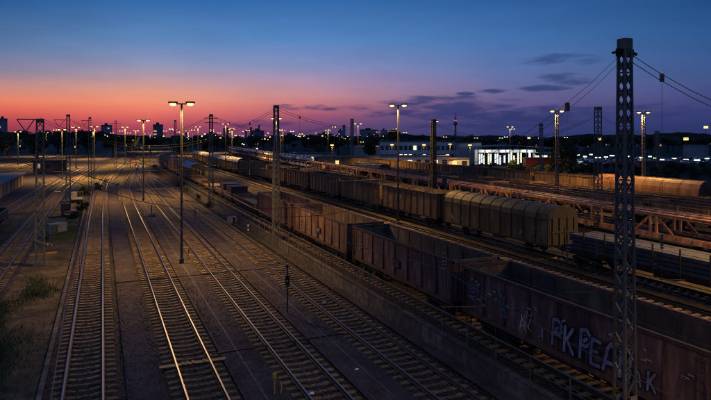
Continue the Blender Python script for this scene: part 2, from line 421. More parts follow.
def track(label, pts, z, v0, v1, v2, bw=1.5, bz=-.235, shiny='rail_top', me=None, name='railway_track', step=.65, bslope=.0):
    me = me or SLP
    t = thing(name, label, 'railway track', (0, 0, 0))
    path = spline(pts)
    for s in (-.7535, .7535):
        mb = MB(); sweep(mb, path, RAILP, s, z, RMS); mb.build('rail', ['rail_side', shiny], t)
    mb = MB(); sweep(mb, path, [(-bw - .35 - bslope, -.10 - bslope * .5), (-bw, 0), (-.9, .015), (-.35, -.02), (.35, -.02), (.9, .015), (bw, 0), (bw + .35 + bslope, -.10 - bslope * .5)], 0, z + bz, [0] * 7 + [None])
    stuff(mb.build('ballast', 'ballast', t))
    fine = spline(pts, .8)
    # arc-length walk for the sleepers
    acc = 0; nxt = 0; rest = MB()
    vs = [tuple(v.co) for v in me.vertices]; fs = [tuple(p.vertices) for p in me.polygons]
    for a, b in zip(fine, fine[1:]):
        d = (b - a).length
        while nxt <= acc + d:
            p = a.lerp(b, (nxt - acc) / d); nxt += step
            if p.y < v0 or p.y > v2: continue
            ang = -math.atan2((b - a).x, (b - a).y) + random.uniform(-.012, .012)
            zz = z - .172 + random.uniform(-.006, .004)
            if p.y < v1:
                ob('sleeper', me, t, (p.x + random.uniform(-.02, .02), p.y, zz), ang)
            else:
                c_, s_ = math.cos(ang), math.sin(ang)
                rest.add([(p.x + x * c_ - y * s_, p.y + x * s_ + y * c_, zz + q) for x, y, q in vs], fs)
        acc += d
    if rest.v: stuff(rest.build('far_sleepers', me.materials[0], t))
    return t
PA = [(-.7, -14), (-.7, 60), (-.5, 105), (1.0, 157), (5.5, 216), (12, 300), (21.5, 420), (34, 560), (60, 800)]
PB = [(3.9, -14), (3.9, 60), (3.9, 112), (4.55, 133), (6.3, 157), (9.4, 195), (13.2, 240)]
PC = [(8.44, -14), (8.44, 70), (8.5, 140), (9.3, 178), (11.2, 212), (14, 245), (19, 310), (26.5, 420), (39, 560), (65, 800)]
PD = [(13.1, -14), (13.1, 80), (13.1, 140), (12.6, 175), (12.6, 205), (14.2, 248)]
PL = [(-7.7, -14), (-7.7, 60), (-7.7, 110), (-7.0, 145), (-4.2, 195), (.8, 260), (8, 335), (17, 420), (29, 560)]
track('bluish shining main line furthest left of the four foreground tracks', PA, 0, 14, 62, 200, bw=1.75, bslope=.1)
track('track crossed by a cable tray on its sleepers, second from the left in the foreground', PB, 0, 14, 62, 200)
track('third foreground track running diagonally under the tall lamp post', PC, 0, 12, 60, 200)
track('fourth foreground track nearest to the retaining wall', PD, 0, 12, 60, 200)
track('single track at the left beside the grass and the first small lattice mast', PL, 0, 24, 70, 200, bw=1.6)
track('track leading off the left yard towards the throat', [(-12.5, 90), (-10.5, 150), (-5.5, 215), (1, 290), (9.5, 380)], 0, 90, 90.1, 160, bw=1.6)
k = 0
for u, lab in ((-24, 'nearest of the far left siding tracks'), (-29, 'second of the far left siding tracks'), (-36, 'third of the far left siding tracks'), (-42, 'fourth of the far left siding tracks'), (-50, 'outermost of the far left siding tracks')):
    track(lab, [(u, 60), (u + 1, 200), (u + 10, 320), (u + 34, 520), (u + 60, 720)], 0, 0, 0, 0, bw=1.6)
Z2 = .6
track('wooden sleepered track under the rusty open wagons behind the railing', [(18.35, -8), (18.35, 120), (18.6, 180), (20.5, 250), (25, 330), (33, 430), (46, 560)], Z2, 6, 34, 140, me=SLW)
track('empty dark track hidden behind the row of rusty open wagons', [(23.7, -8), (23.7, 200), (30, 330), (50, 560)], Z2, 0, 0, 0, shiny='rail_dull')
track('empty track whose lit wooden sleepers show beyond the rusty open wagons', [(30.4, -8), (30.4, 190), (32.6, 280), (42, 420), (60, 600)], Z2, 8, 105, 160, me=SLW, step=.62)
track('track under the covered wagon and the long brown wagon row', [(34.3, -8), (34.3, 190), (37, 290), (47, 430), (62, 600)], Z2, 20, 62, 150, me=SLW)
track('empty track between the covered wagon and the orange car carriers', [(40.2, -8), (41.5, 120), (44, 220), (52, 340), (68, 520)], Z2, 26, 70, 120, me=SLW, shiny='rail_dull')
P3 = [(45.4, -8), (47.2, 30), (52.0, 110), (57, 200), (68, 340), (90, 560)]
track('track under the long train of orange car carriers', P3, Z2, 0, 0, 0)
P4 = [(57.2, -8), (57.2, 120), (61, 220), (72, 360), (90, 560)]
track('track under the low ribbed wagons behind the car carriers', P4, Z2, 0, 0, 0, shiny='rail_dull')
P5 = [(73.6, -8), (73.6, 190), (80, 320), (100, 560)]
track('track under the ochre hopper wagon on the far side of the yard', P5, Z2, 0, 0, 0, shiny='rail_dull')
track('empty far yard track in front of the ochre hopper wagon', [(66, -8), (66, 180), (74, 330), (95, 560)], Z2, 0, 0, 0, shiny='rail_dull')
# asphalt service paths between the tracks
def path_strip(pts, w, z, nm, m):
    mb = MB(); sweep(mb, spline(pts), [(-w / 2, 0), (w / 2, 0)], 0, z, [0, None]); return struct(mb.build(nm, m))
path_strip([(1.75, -14), (1.75, 120), (3.0, 150)], 1.5, -.115, 'service_path', 'asphalt')
path_strip([(6.17, -14), (6.17, 120), (7.1, 150), (8.6, 175)], 1.75, -.115, 'service_path', 'asphalt')
path_strip([(10.77, -14), (10.77, 120), (10.9, 165)], 1.85, -.115, 'service_path', 'asphalt')
path_strip([(14.95, -14), (14.95, 120), (15.4, 170)], .6, -.10, 'service_path', 'asphalt')
path_strip([(32.45, -14), (32.45, 200)], 1.1, .47, 'service_path', 'yard')
path_strip([(-15.5, -5), (-15.5, 60), (-15.3, 120), (-11.5, 190), (-4, 290), (4, 380)], 9.6, -.2, 'road', 'asphalt')
path_strip([(-40, 80), (-40, 120)], 30, -.22, 'loading_yard', 'asphalt')
# sunken joint lines of the paths: narrow pale kerb stones and drain covers
for (pu, v0, v1) in ((6.1, 12, 110), (10.9, 20, 90), (-9.9, 20, 110)):
    mb = MB(); v = v0
    while v < v1:
        l_ = .98; mb.box(pu - .045, pu + .045, v, v + l_, -.2, -.098 if pu > 0 else -.17); v += 1.0
    tag(stuff(mb.build('kerb_stones', 'concrete')), {6.1: 'thin line of pale edging stones in the path left of the lamp post', 10.9: 'thin line of edging stones in the path between the two right foreground tracks', -9.9: 'edging stones along the left service road'}[pu], 'kerb')
# cable trough left of track A and two cross cable ducts
t = thing('cable_trough', 'narrow concrete cable trough running beside the leftmost main track', 'cable trough', (-2.35, 0, -.2))
for k in range(90):
    MB().box(-.10, .10, 20 + k * 1.0, 20.97 + k * 1.0, 0, .10 + random.uniform(-.012, .012)).build('trough_lid', 'concrete', t)
for (u0, u1, v, lab) in ((4.9, 11.9, 29.4, 'dark cable duct crossing the path near the cable tray'), (.9, 12, 46.5, 'thin dark cable crossing the paths below the lamp post')):
    tag(MB().tube((u0, v, -.09), (u1, v + .4, -.09), .035, n=6).build('cable_duct', 'black'), lab, 'cable')
# cable tray on a sleeper bay of track B
t = thing('cable_tray', 'greenish metal tray of cables laid between the rails of the second track', 'cable tray', (3.9, 28.6, -.14))
MB().box(-1.5, 1.5, -.16, .16, 0, .07).build('tray', 'olive_dk', t)
for q in (-.45, -.25, 0, .5): MB().box(q - .06, q + .06, -.2, .2, .07, .11).build('strap', 'black', t)

# ------------------------------------------------------------------ retaining wall and railing
t = thing('retaining_wall', 'low concrete retaining wall below the railing beside the foreground tracks', 'wall', (15.45, 0, -.3))
wp = MB().box(-.10, .10, .01, 2.17, 0, 1.0).mesh('wall_panel', 'concrete')
for k in range(52): ob('wall_panel', wp, t, (random.uniform(-.012, .012), 10 + 2.2 * k, random.uniform(-.01, .01)))
cp = MB().box(-.15, .15, .005, 2.19, 1.0, 1.06).mesh('coping', 'concrete')
for k in range(52): ob('coping', cp, t, (0, 10 + 2.2 * k, 0))
t = thing('railing', 'grey tube railing standing on the retaining wall', 'railing', (15.45, 0, .72))
rp = MB().tube((0, 0, 0.03), (0, 0, 1.11), .026, n=6).mesh('post', 'galv')
for k in range(52): ob('post', rp, t, (0, 10.2 + 2.2 * k, 0))
for h in (.56, 1.11): MB().tube((0, 8, h), (0, 125, h), .025 if h > 1 else .018, n=6).build('rail', 'galv', t)

# ------------------------------------------------------------------ lattice masts
def mast(u, v, h, wb, wt, label, z=-.3, n=16, mk='mast', xb=True, rz=0, cols=.055, cap=True, br='none'):
    t = thing('lattice_mast', label, 'mast', (u, v, z), rz, 'lattice masts')
    def hw(q): return (wb + (wt - wb) * q / h) / 2
    for sx, sy in ((-1, -1), (1, -1), (1, 1), (-1, 1)):
        MB().beam((sx * hw(0), sy * hw(0), 0), (sx * hw(h), sy * hw(h), h), cols).build('leg', mk, t)
    zs = [0]; q = 0
    while q < h - .25:
        q += max(.42, hw(q) * 2 * 1.15); zs.append(min(q, h - .05))
    mb = MB()
    for i, (a, b) in enumerate(zip(zs, zs[1:])):
        for f in range(4):
            c0 = [(-1, -1), (1, -1), (1, 1), (-1, 1)][f]; c1 = [(-1, -1), (1, -1), (1, 1), (-1, 1)][(f + 1) % 4]
            A = (c0[0] * hw(a), c0[1] * hw(a), a); B = (c1[0] * hw(b), c1[1] * hw(b), b)
            A2 = (c1[0] * hw(a), c1[1] * hw(a), a); B2 = (c0[0] * hw(b), c0[1] * hw(b), b)
            if xb == True or (xb == 'top' and a > h * .55):
                mb.beam(A, B, .06, .03); mb.beam(A2, B2, .06, .03)
            else:
                mb.beam(*((A, B) if i % 2 else (A2, B2)), .055, .03)
            if i % 4 == 0: mb.beam(A, A2, .03)
    mb.build('bracing', mk, t)
    if cap:
        w = wt / 2 + .03
        MB().box(-w, w, -w, w, h - .3, h + .02).build('mast_head', mk, t)
    MB().box(-wb / 2 - .2, wb / 2 + .2, -wb / 2 - .2, wb / 2 + .2, -.25, .12).build('footing', 'concrete', t)
    return t
def bracket(t, h, side=-1, w=2.6):
    mb = MB()
    mb.beam((0, 0, h), (side * w, 0, h), .09); mb.beam((side * w, 0, h), (side * w * .62, 0, h - 1.0), .07); mb.beam((side * w * .25, 0, h), (side * w * .62, 0, h - 1.0), .07)
    mb.build('bracket_arm', 'mast', t)
m_ = mast(15.05, 14, 13.75, .48, .25, 'large lattice mast at the right, nearest to the camera, in front of the graffiti wagon', n=20, xb='top', cols=.07)
mast(15.75, 57.3, 13.8, .62, .40, 'lattice mast standing by the railing left of centre with wires fanning out from its head', xb=True, cols=.08)
t = mast(-4.75, 56.2, 12.2, .66, .50, 'lattice mast at the left with an inverted triangle bracket beside the cable trough', xb=True, cols=.08); bracket(t, 12.15, -1, 1.7)
for q in (-1, 1):
    MB().box(q * .24 - .08, q * .24 + .08, -.06, .06, 13.2, 13.45).beam((q * .2, 0, 13.38), (q * .5, 0, 13.3), .07).build('cable_clamp', 'black', m_)
MB().box(-.14, .14, -.36, -.34, 2.4, 2.75).build('number_plate', 'offwhite', m_)
t = mast(15.5, 94, 14.2, .62, .42, 'lattice mast with cross arms behind the tall lamp post', cols=.09)
for hh in (12.9, 13.6): MB().beam((-1.0, 0, hh), (1.0, 0, hh), .10).build('cross_arm', 'mast', t)
t = mast(-4.6, 98, 14.0, .62, .42, 'lattice mast with triangle bracket beside the debris at the left', cols=.09); bracket(t, 13.2, -1, 1.9)
t = mast(-2.4, 140, 14.9, .62, .42, 'lattice mast with square bracket, third from the left', cols=.10); bracket(t, 14.2, -1, 1.6)
t = mast(4.4, 229, 16.5, .62, .5, 'slim distant mast with cross arms standing left of the track throat', cols=.12, xb=False)
for hh in (13.5, 15.5): MB().beam((-2.0, 0, hh), (2.0, 0, hh), .14).build('cross_arm', 'mast', t)
mast(17.0, 157, 14.4, .62, .42, 'dark distant mast left of the blue covered wagon', z=.2, cols=.11)
def PX(x, D): p = at(x, D); return p.x, p.y
u, v = PX(433.5, 72); mast(u, v, 12.3, .50, .36, 'dark mast rising behind the brown wagons in front of the office building', z=.2, cols=.12, mk='black')
u, v = PX(598, 68); mast(u, v, 13.6, .66, .5, 'lattice mast behind the car carriers left of the large mast', z=.2, cols=.09)
u, v = PX(541, 135); mast(u, v, 13.2, .7, .55, 'slim lattice mast right of the bright glass hall', z=.2, cols=.12)
u, v = PX(352, 210); mast(u, v, 16.6, .9, .7, 'distant thin dark mast near the factory chimneys', z=.2, cols=.2)
u, v = PX(657, 185); mast(u, v, 12, .9, .8, 'short distant mast at the far right of the large mast', z=.2, cols=.2)

# ------------------------------------------------------------------ lamp posts
def spot(loc, p, size=1.0, angle=150, col=SOD):
    l = bpy.data.lights.new('lamp_light', 'SPOT'); l.energy = p * 1.45; l.color = col; l.shadow_soft_size = size; l.spot_size = R(angle); l.spot_blend = .6
    return l
def lamp_post(u, v, h, label, z=-.3, lattice=False, rz=0, power=7000, arm=.72, r=.11, group='tall sodium yard lamps'):
    t = thing('lamp_post', label, 'lamp post', (u, v, z), rz, group)
    if lattice:
        mb = MB(); w = .21
        for sx, sy in ((-1, -1), (1, -1), (1, 1), (-1, 1)): mb.beam((sx * w, sy * w, 0), (sx * w * .8, sy * w * .8, h - .4), .08)
        q = 0; i = 0
        while q < h - 1:
            for sy in (-1, 1):
                mb.beam((-w, sy * w, q), (w, sy * w, q), .06); mb.beam((sy * w, -w, q), (sy * w, w, q), .06)
                mb.beam((-w if i % 2 else w, sy * w, q), (w if i % 2 else -w, sy * w, q + .6), .05)
            q += .6; i += 1
        mb.build('pole', 'galv', t)
    else:
        MB().tube((0, 0, 0), (0, 0, h - .3), r, r * .75, n=10).build('pole', 'pole', t)
    MB().tube((0, 0, 0), (0, 0, .5), r * 1.7, n=10).build('base_collar', 'pole', t)
    MB().beam((-arm, 0, h - .25), (arm, 0, h - .25), .09).build('cross_arm', 'pole', t)
    for s in (-1, 1):
        hd = MB().box(s * arm - .34, s * arm + .34, -.2, .2, h - .20, h - .06).build('lamp_head', 'pole', t)
        MB().tube((s * arm, 0, h - .42), (s * arm, 0, h - .32), .14, .27, 10).tube((s * arm, 0, h - .32), (s * arm, 0, h - .205), .27, .30, 10).build('lamp_glass', 'lamp_sodium', hd)
    for s in (-1, 1):
        lo = bpy.data.objects.new('lamp_light', spot(None, power * .62, .3)); C.objects.link(lo); lo.parent = t; lo.location = (s * arm * 1.1, 0, h - .42)
    return t
CX = -TH
for i, (u, v, lab) in enumerate(((6.1, 51.6, 'tall double headed lamp post between the second and third foreground tracks'), (6.3, 105, 'second tall lamp post further up the same path'))):
    lamp_post(u, v, 13.6, lab, rz=CX, power=9000 if i == 0 else 14000, z=-.2)
lamp_post(6.1, -4.5, 13.6, 'added unseen lamp post behind the viewpoint, in line with the path row', rz=CX, power=9500, z=-.2)  # unseen lamp added to warm the foreground tracks
lamp_post(22.0, -12, 14.0, 'added unseen lamp post behind and right of the viewpoint', rz=CX, power=9000, z=.3)  # unseen lamp added for warm light on the nearest wagons
lamp_post(43.2, 24, 14, 'added unseen lamp post right of the view beside the car carriers', z=.2, rz=CX, power=14000)  # unseen lamp added to brighten the near car carriers
lamp_post(-.2 - 1.6, 165, 13.6, 'third lamp post of the path row near the track throat', rz=CX, power=19000)
lamp_post(13.9, 285, 14, 'distant lamp post above the red signals', rz=CX, power=24000)
for i, (v, lab) in enumerate(((9.6, 'lamp post just right of the view beside the lit sleepers'), (63.6, 'lamp post with slim striped pole behind the second rusty open wagon'), (117.5, 'lamp post behind the flat wagons left of centre'), (171.5, 'distant lamp post beside the pale covered wagons'), (225, 'far lamp post behind the pale covered wagons'))):
    lamp_post(32.35, v, 14.0, lab, z=.4, rz=CX, power=(9000, 9500, 13000, 15000, 15000)[i], r=.12)
u, v = PX(62, 150); lamp_post(u, v, 12.8, 'lamp post with a cluster of heads behind the left lattice masts', rz=CX, power=17000)
u, v = PX(557, 92); lamp_post(u, v, 14.4, 'lit lattice lamp mast right of the glass hall', z=.2, lattice=True, rz=CX, power=15000)
u, v = PX(643.5, 96); lamp_post(u, v, 14.4, 'lit lattice lamp mast right of the large mast', z=.2, lattice=True, rz=CX, power=15000)
lamp_post(62.5, 24, 14, 'lamp post right of the view beside the far yard tracks', z=.2, rz=CX, power=11000)
u, v = PX(434.5, 150); lamp_post(u, v, 14.4, 'lamp post in front of the office building beside the dark mast', z=.2, rz=CX, power=16000)
u, v = PX(510, 185); lamp_post(u, v, 13.6, 'lamp post above the roof of the glass hall', z=.2, rz=CX, power=16000)
u, v = PX(358, 160); lamp_post(u, v, 14.0, 'lamp post left of the blue grey warehouse', z=.2, rz=CX, power=16000)

# ------------------------------------------------------------------ overhead wires
def sagwire(a, b, sag, n=14, r=.011, mb=None):
    mb = mb or MB(); a = Vector(a); b = Vector(b); pts = []
    for i in range(n + 1):
        t = i / n; p = a.lerp(b, t); p.z -= 4 * sag * t * (1 - t); pts.append(p)
    mb.poly(pts, r, 4); return pts
def insulator(mb, p, q, r=.055):
    p = Vector(p); q = Vector(q); d = (q - p); n = max(3, int(d.length / .09))
    mb.tube(p, q, .022, n=6)
    for i in range(n):
        c = p + d * ((i + .5) / n); e = d.normalized() * .018
        mb.tube(c - e, c + e, r, r * .7, n=8)
def headspan(a, b, sag, label, drops=(), za=None, cross=((7.4, .0), (5.75, .0)), r=.013):
    t = thing('headspan', label, 'overhead line', (0, 0, 0), 0, 'cable headspans between the lattice masts')
    a = Vector(a); b = Vector(b)
    mb = MB()
    for dz in (0, -.22): pts = sagwire(a + Vector((0, 0, dz)), b + Vector((0, 0, dz)), sag, mb=mb, r=r)
    mb.build('span_cable', 'wire', t)
    for z, dd in cross:
        MB().tube((a.x, a.y, z), (b.x, b.y, z), r * .5, n=4).build('cross_wire', 'wire', t)
        for p, s in ((a, 1), (b, -1)):
            d = (b - a).normalized() * s; q = Vector((p.x, p.y, z)) + d * 1.0
            m = MB(); insulator(m, q, q + Vector((d.x, d.y, 0)) * .55); m.build('insulator', 'ceramic', t)
    for u in drops:
        f = (u - a.x) / (b.x - a.x); p = a.lerp(b, f); z = p.z - 4 * sag * f * (1 - f)
        m = MB(); m.tube((p.x, p.y, z - .2), (p.x, p.y, 5.7), r * .55, n=4)
        m.box(p.x - .06, p.x + .06, p.y - .04, p.y + .04, z - .24, z + .02); m.build('dropper', 'wire', t)
        m = MB(); insulator(m, (p.x, p.y, 7.25), (p.x, p.y, 6.75), .06); m.build('insulator', 'ceramic', t)
        MB().beam((p.x - .1, p.y, 5.78), (p.x + 1.05, p.y, 5.66), .025).build('steady_arm', 'rust_dark', t)
    return t
headspan((15.05, 14, 13.1), (-5, 14.4, 12.2), 4.0, 'paired cable sloping steeply down to the left from the large mast', drops=(12.8, 8.6), r=.0065, cross=())
headspan((15.05, 14, 13.1), (37, 15, 12.6), 2.2, 'paired cable sloping down to the right from the large mast', drops=(16.75, 23.7), r=.013, cross=())
headspan((15.75, 57.3, 13.3), (-4.75, 56.2, 12.0), 3.0, 'cable hung between the centre left mast and the triangle bracket mast', drops=(13.1, 8.44, 3.9, -.7), r=.016)
headspan((15.75, 57.3, 13.3), (37.0, 62, 12.3), 1.6, 'cable hung from the centre left mast towards the dark mast on the right', drops=(18.35, 29.2), r=.016)
headspan((15.5, 94, 13.8), (-4.6, 98, 13.2), 3.0, 'cable hung across the foreground tracks behind the tall lamp post', drops=(8.44, 3.9), r=.02)
headspan((15.5, 94, 13.8), (37, 97, 12.6), 2.0, 'cable hung to the right from the mast behind the tall lamp post', drops=(18.35,), r=.02)
p598 = PX(598, 68); p433 = PX(433.5, 72); p541 = PX(541, 135)
headspan((p598[0], p598[1], 13.0), (p433[0], p433[1], 12.1), 2.4, 'cable hung left from the mast beside the large mast', drops=(45,), r=.018)
headspan((p598[0], p598[1], 13.0), (p598[0] + 22, p598[1] - 2, 12.2), 2.4, 'cable hung right from the mast beside the large mast', drops=(), r=.018)
for pts, lab in ((PA, 'leftmost main track'), (PB, 'second foreground track'), (PC, 'third foreground track'), (PD, 'fourth foreground track')):
    t = thing('overhead_wire', 'contact and carrier wire strung above the ' + lab, 'overhead line', (0, 0, 0), 0, None)
    sp = [14, 57, 96, 140, 190]; path = spline(pts, 1.0)
    def uat(v):
        q = min(path, key=lambda p: abs(p.y - v)); return q.x
    m1 = MB(); m2 = MB(); m3 = MB()
    sp2 = [-10] + sp
    for a, b in zip(sp2, sp2[1:]):
        prev = None
        for i in range(11):
            f = i / 10; v = a + (b - a) * f; u = uat(v); z = 6.85 - 4 * .75 * f * (1 - f)
            if prev:
                m1.tube(prev[0], (u, v, z), .009, n=4); m2.tube(prev[1], (u, v, 5.5), .009, n=4)
                if i < 10: m3.tube((u, v, 5.5), (u, v, z), .005, n=4)
            prev = ((u, v, z), (u, v, 5.5))
    m1.build('carrier_wire', 'wire', t); m2.build('contact_wire', 'wire', t); m3.build('droppers', 'wire', t)

# ------------------------------------------------------------------ wagons
def wheels_mesh():
    mb = MB()
    for s in (-.75, .75):
        mb.tube((s - .06, 0, .46), (s + .06, 0, .46), .46, n=18); mb.tube((s + .05 * (1 if s > 0 else -1), 0, .46), (s + .09 * (1 if s > 0 else -1), 0, .46), .16, n=8)
    mb.tube((-1.0, 0, .46), (1.0, 0, .46), .08, n=8)
    return mb.mesh('wheelset', 'black')
WHEEL = wheels_mesh()
def bogie_mesh():
    mb = MB()
    for s in (-1, 1):
        mb.box(s * 1.02 - .06, s * 1.02 + .06, -1.25, 1.25, .52, .74)
        for y in (-.9, .9): mb.box(s * 1.06 - .1, s * 1.06 + .1, y - .16, y + .16, .32, .62)
        for y in (-.2, 0, .2): mb.tube((s * 1.04, y, .36), (s * 1.04, y, .56), .07, n=6)
    mb.box(-1.0, 1.0, -.2, .2, .5, .85)
    return mb.mesh('bogie', 'black')
BOGIE = bogie_mesh()
BUF = MB().tube((0, 0, 0), (0, .45, 0), .09, n=8).tube((0, .45, 0), (0, .62, 0), .06, n=8).tube((0, .6, 0), (0, .66, 0), .2, n=12).mesh('buffer', 'black')
def running_gear(t, Lb, two_axle=False, w=1.45, bz=1.05):
    if two_axle:
        for y in (Lb * .2, Lb * .8):
            f = MB()
            for s in (-1, 1): f.box(s * 1.02 - .08, s * 1.02 + .08, -.5, .5, .5, .62); f.box(s * 1.02 - .12, s * 1.02 + .12, -.14, .14, .3, .95)
            b = f.build('axle_guard', 'black', t, (0, y, 0)); ob('wheelset', WHEEL, b)
    else:
        for y in (2.2, Lb - 2.2):
            b = ob('bogie', BOGIE, t, (0, y, 0))
            for d in (-.9, .9): ob('wheelset', WHEEL, b, (0, d, 0))
    for s in (-.87, .87):
        ob('buffer', BUF, t, (s, Lb, bz)); ob('buffer', BUF, t, (s, 0, bz), math.pi)
    MB().box(-.08, .08, -.35, Lb + .35, .95, 1.1).build('coupling', 'black', t)
def underframe(t, Lb, m='black', w=1.35, z0=.95, z1=1.2):
    mb = MB()
    for s in (-1, 1): mb.box(s * w - .06, s * w + .06, 0, Lb, z0, z1)
    for y in (.06, Lb * .33, Lb * .5, Lb * .67, Lb - .06): mb.box(-w, w, y - .06, y + .06, z0 + .02, z1 - .02)
    mb.box(-.25, .25, 0, Lb, z0 - .1, z1 - .05)
    # brake rods and steps
    mb.tube((-w + .1, 1, .7), (-w + .1, Lb - 1, .7), .025, n=6); mb.box(-.5, .5, Lb * .45, Lb * .55, .55, .85)
    for y in (.35, Lb - .35):
        for s in (-1, 1):
            mb.beam((s * w, y - .2, .4), (s * w, y - .2, z0), .03); mb.beam((s * w, y + .2, .4), (s * w, y + .2, z0), .03); mb.box(s * w - .12, s * w + .02, y - .22, y + .22, .38, .42)
    mb.build('underframe', m, t)
def open_wagon(label, loc, Lb=13.5, H=3.2, bays=8, pm='rust', rm='rust_dark', im='rust_in', detail=True, group=None, rz=0, ribw=.11, doorlike=(1, 2, 5, 6)):
    t = thing('open_wagon', label, 'wagon', loc, rz, group)
    W_ = 1.45; z0 = 1.18
    bl = Lb / bays
    pan = MB().box(-.02, .02, .0, bl - ribw, 0, H - z0 - .02).mesh('side_panel', pm)
    pan2 = MB().box(-.02, .02, 0, bl - ribw, 0, H - z0 - .02)
    for q in (.45, 1.0, 1.55): pan2.box(-.045, .045, .04, bl - ribw - .04, q - .035, q + .035)
    pan2 = pan2.mesh('side_panel', pm)
    rib = MB().prism([(-.03, 0), (-.03, H - z0 - .01), (.055, H - z0 - .1), (.10, .12), (.10, 0)], -ribw / 2, ribw / 2).mesh('rib', rm)
    for s in (-1, 1):
        for k in range(bays):
            o = ob('side_panel', pan2 if (k in doorlike and s < 0) else pan, t, (s * (W_ - .045), k * bl + ribw / 2, z0 + .005))
            if s > 0: pass
        for k in range(bays + 1):
            y = min(max(k * bl, ribw / 2), Lb - ribw / 2)
            if s > 0: ob('rib', rib, t, (W_ - .03, y, z0))
            else: ob('rib', rib, t, (-W_ + .03, y, z0), math.pi)
        MB().box(s * (W_ - .01) - .07, s * (W_ - .01) + .07, -.04, Lb + .04, H - .02, H + .11).build('top_rail', rm, t)
        MB().box(s * (W_ + .01) - .05, s * (W_ + .01) + .05, 0, Lb, z0 - .2, z0).build('sill', rm, t)
    for y in (0.03, Lb - .03):
        e = MB().box(-W_ + .06, W_ - .06, y - .02, y + .02, z0, H - .02).build('end_panel', im if False else pm, t)
        m = MB()
        for x in (-1.0, -.35, .35, 1.0): m.box(x - .05, x + .05, y - .09, y + .09, z0, H - .02)
        m.build('end_ribs', rm, t)
        MB().box(-W_ - .05, W_ + .05, y - .07, y + .07, H - .015, H + .13).build('end_rail', rm, t)
    MB().box(-W_ + .05, W_ - .05, .05, Lb - .05, z0 - .08, z0 + .0).build('floor', im, t)
    # inner lining, scuffed and rusty
    m = MB()
    for s in (-1, 1): m.box(s * (W_ - .085), s * (W_ - .072), .07, Lb - .07, z0 + .005, H - .04)
    m.box(-W_ + .09, W_ - .09, .12, .135, z0 + .005, H - .04); m.box(-W_ + .09, W_ - .09, Lb - .135, Lb - .12, z0 + .005, H - .04)
    for k in range(1, bays):
        for s in (-1, 1): m.box(s * (W_ - .13), s * (W_ - .088), k * bl - .04, k * bl + .04, z0 + .01, H - .05)
    m.build('lining', im, t)
    underframe(t, Lb); running_gear(t, Lb)
    return t
def decals(t, side, y, z, w, h, mk='offwhite', n=5):
    m = MB()
    for i in range(n):
        yy = y + random.uniform(0, w); zz = z + random.uniform(0, h)
        m.box(side - .004, side + .004, yy, yy + random.uniform(.12, .4), zz, zz + .07)
    m.build('stencil_marks', mk, t)
U1 = 18.35
labs = ['rusty open wagon covered in pale lilac graffiti at the lower right, nearest of its row', 'dark rusty open wagon with empty scuffed interior, second of the row behind the railing', 'rusty open wagon behind the centre left lattice mast, third of its row', 'last rusty open wagon of the row, coupled to the flat wagons']
proto = None
for i in range(4):
    v = 12.4 + i * 14.55
    o = open_wagon(labs[i], (U1, v, Z2), pm=('rust', 'rust2', 'rust', 'rust2')[i], group='rusty open wagons behind the railing')
    for yy in (.25, 13.25):
        ld = MB()
        for q in (-.17, .17): ld.beam((-1.56, yy + q * .9, .75), (-1.56, yy + q * .9, 3.1), .03)
        for z in range(8): ld.beam((-1.56, yy - .16, .9 + z * .3), (-1.56, yy + .16, .9 + z * .3), .025)
        ld.build('ladder', 'rust_dark', o)
    MB().box(-1.51, -1.495, 6.0, 6.9, 1.7, 2.2).build('data_panel', 'black', o); decals(o, -1.515, 6.05, 1.75, .5, .35, n=4)
    for z_ in (.86,): MB().tube((-1.25, 5.4, z_), (-1.25, 7.6, z_), .17, n=10).build('brake_cylinder', 'black', o)
    decals(o, -1.505, 11.0, 1.7, 1.2, .6)
    if i == 0: GW = o
open_wagon('dark open wagon end cut off by the right picture edge below the large mast', (U1, -2.15, Z2), group='rusty open wagons behind the railing')
# graffiti on the nearest wagon (letters face -u)
def letters(txt, y_left, z, size, mats, off, parent, spread=1.0):
    """sprayed letters running from larger y to smaller y as seen from the tracks"""
    cu = bpy.data.curves.new('lettering', 'FONT'); cu.body = txt; cu.size = size; cu.space_character = spread
    cu.offset = off[0]; cu.resolution_u = 3; cu.extrude = 0.003
    for k, (mk, o_, dx) in enumerate(zip(mats, off, (.0, .006))):
        cu.offset = o_
        o = bpy.data.objects.new('lettering', cu); C.objects.link(o)
        dg = bpy.context.evaluated_depsgraph_get(); me = bpy.data.meshes.new_from_object(o.evaluated_get(dg))
        bpy.data.objects.remove(o)
        me.materials.clear(); me.materials.append(M[mk])
        q = ob('lettering', me, parent)
        # text x -> -y, text y -> z, normal -> -x
        q.matrix_local = Matrix(((0, 0, -1, -1.565 - dx), (-1, 0, 0, y_left), (0, 1, 0, z), (0, 0, 0, 1)))
    bpy.data.curves.remove(cu)
def bubble(strokes, y0, z0, sc, parent, layer, slant=.12, rk=.125, rf=.068):
    """one fat sprayed letter: strokes in a unit box, black rim under a pale fill"""
    for mk, r, base in (('grafk', rk, 0.0), ('graf', rf, .004)):
        mb = MB(); d = -1.515 - base - layer
        for st in strokes:
            prev = None
            for (x, z) in st:
                y = y0 - (x + slant * z) * sc * .62; zz = z0 + z * sc; d -= .00025
                mb.add([(d, y + math.cos(i * math.pi / 6) * r, zz + math.sin(i * math.pi / 6) * r) for i in range(12)], [tuple(range(12))])
                if prev:
                    e = Vector((y - prev[0], zz - prev[1])).normalized(); n = Vector((-e.y, e.x)) * r; d -= .00025
                    mb.add([(d, prev[0] + n.x, prev[1] + n.y), (d, y + n.x, zz + n.y), (d, y - n.x, zz - n.y), (d, prev[0] - n.x, prev[1] - n.y)], [(0, 1, 2, 3)])
                prev = (y, zz)
        mb.build('spray_letter', mk, parent)
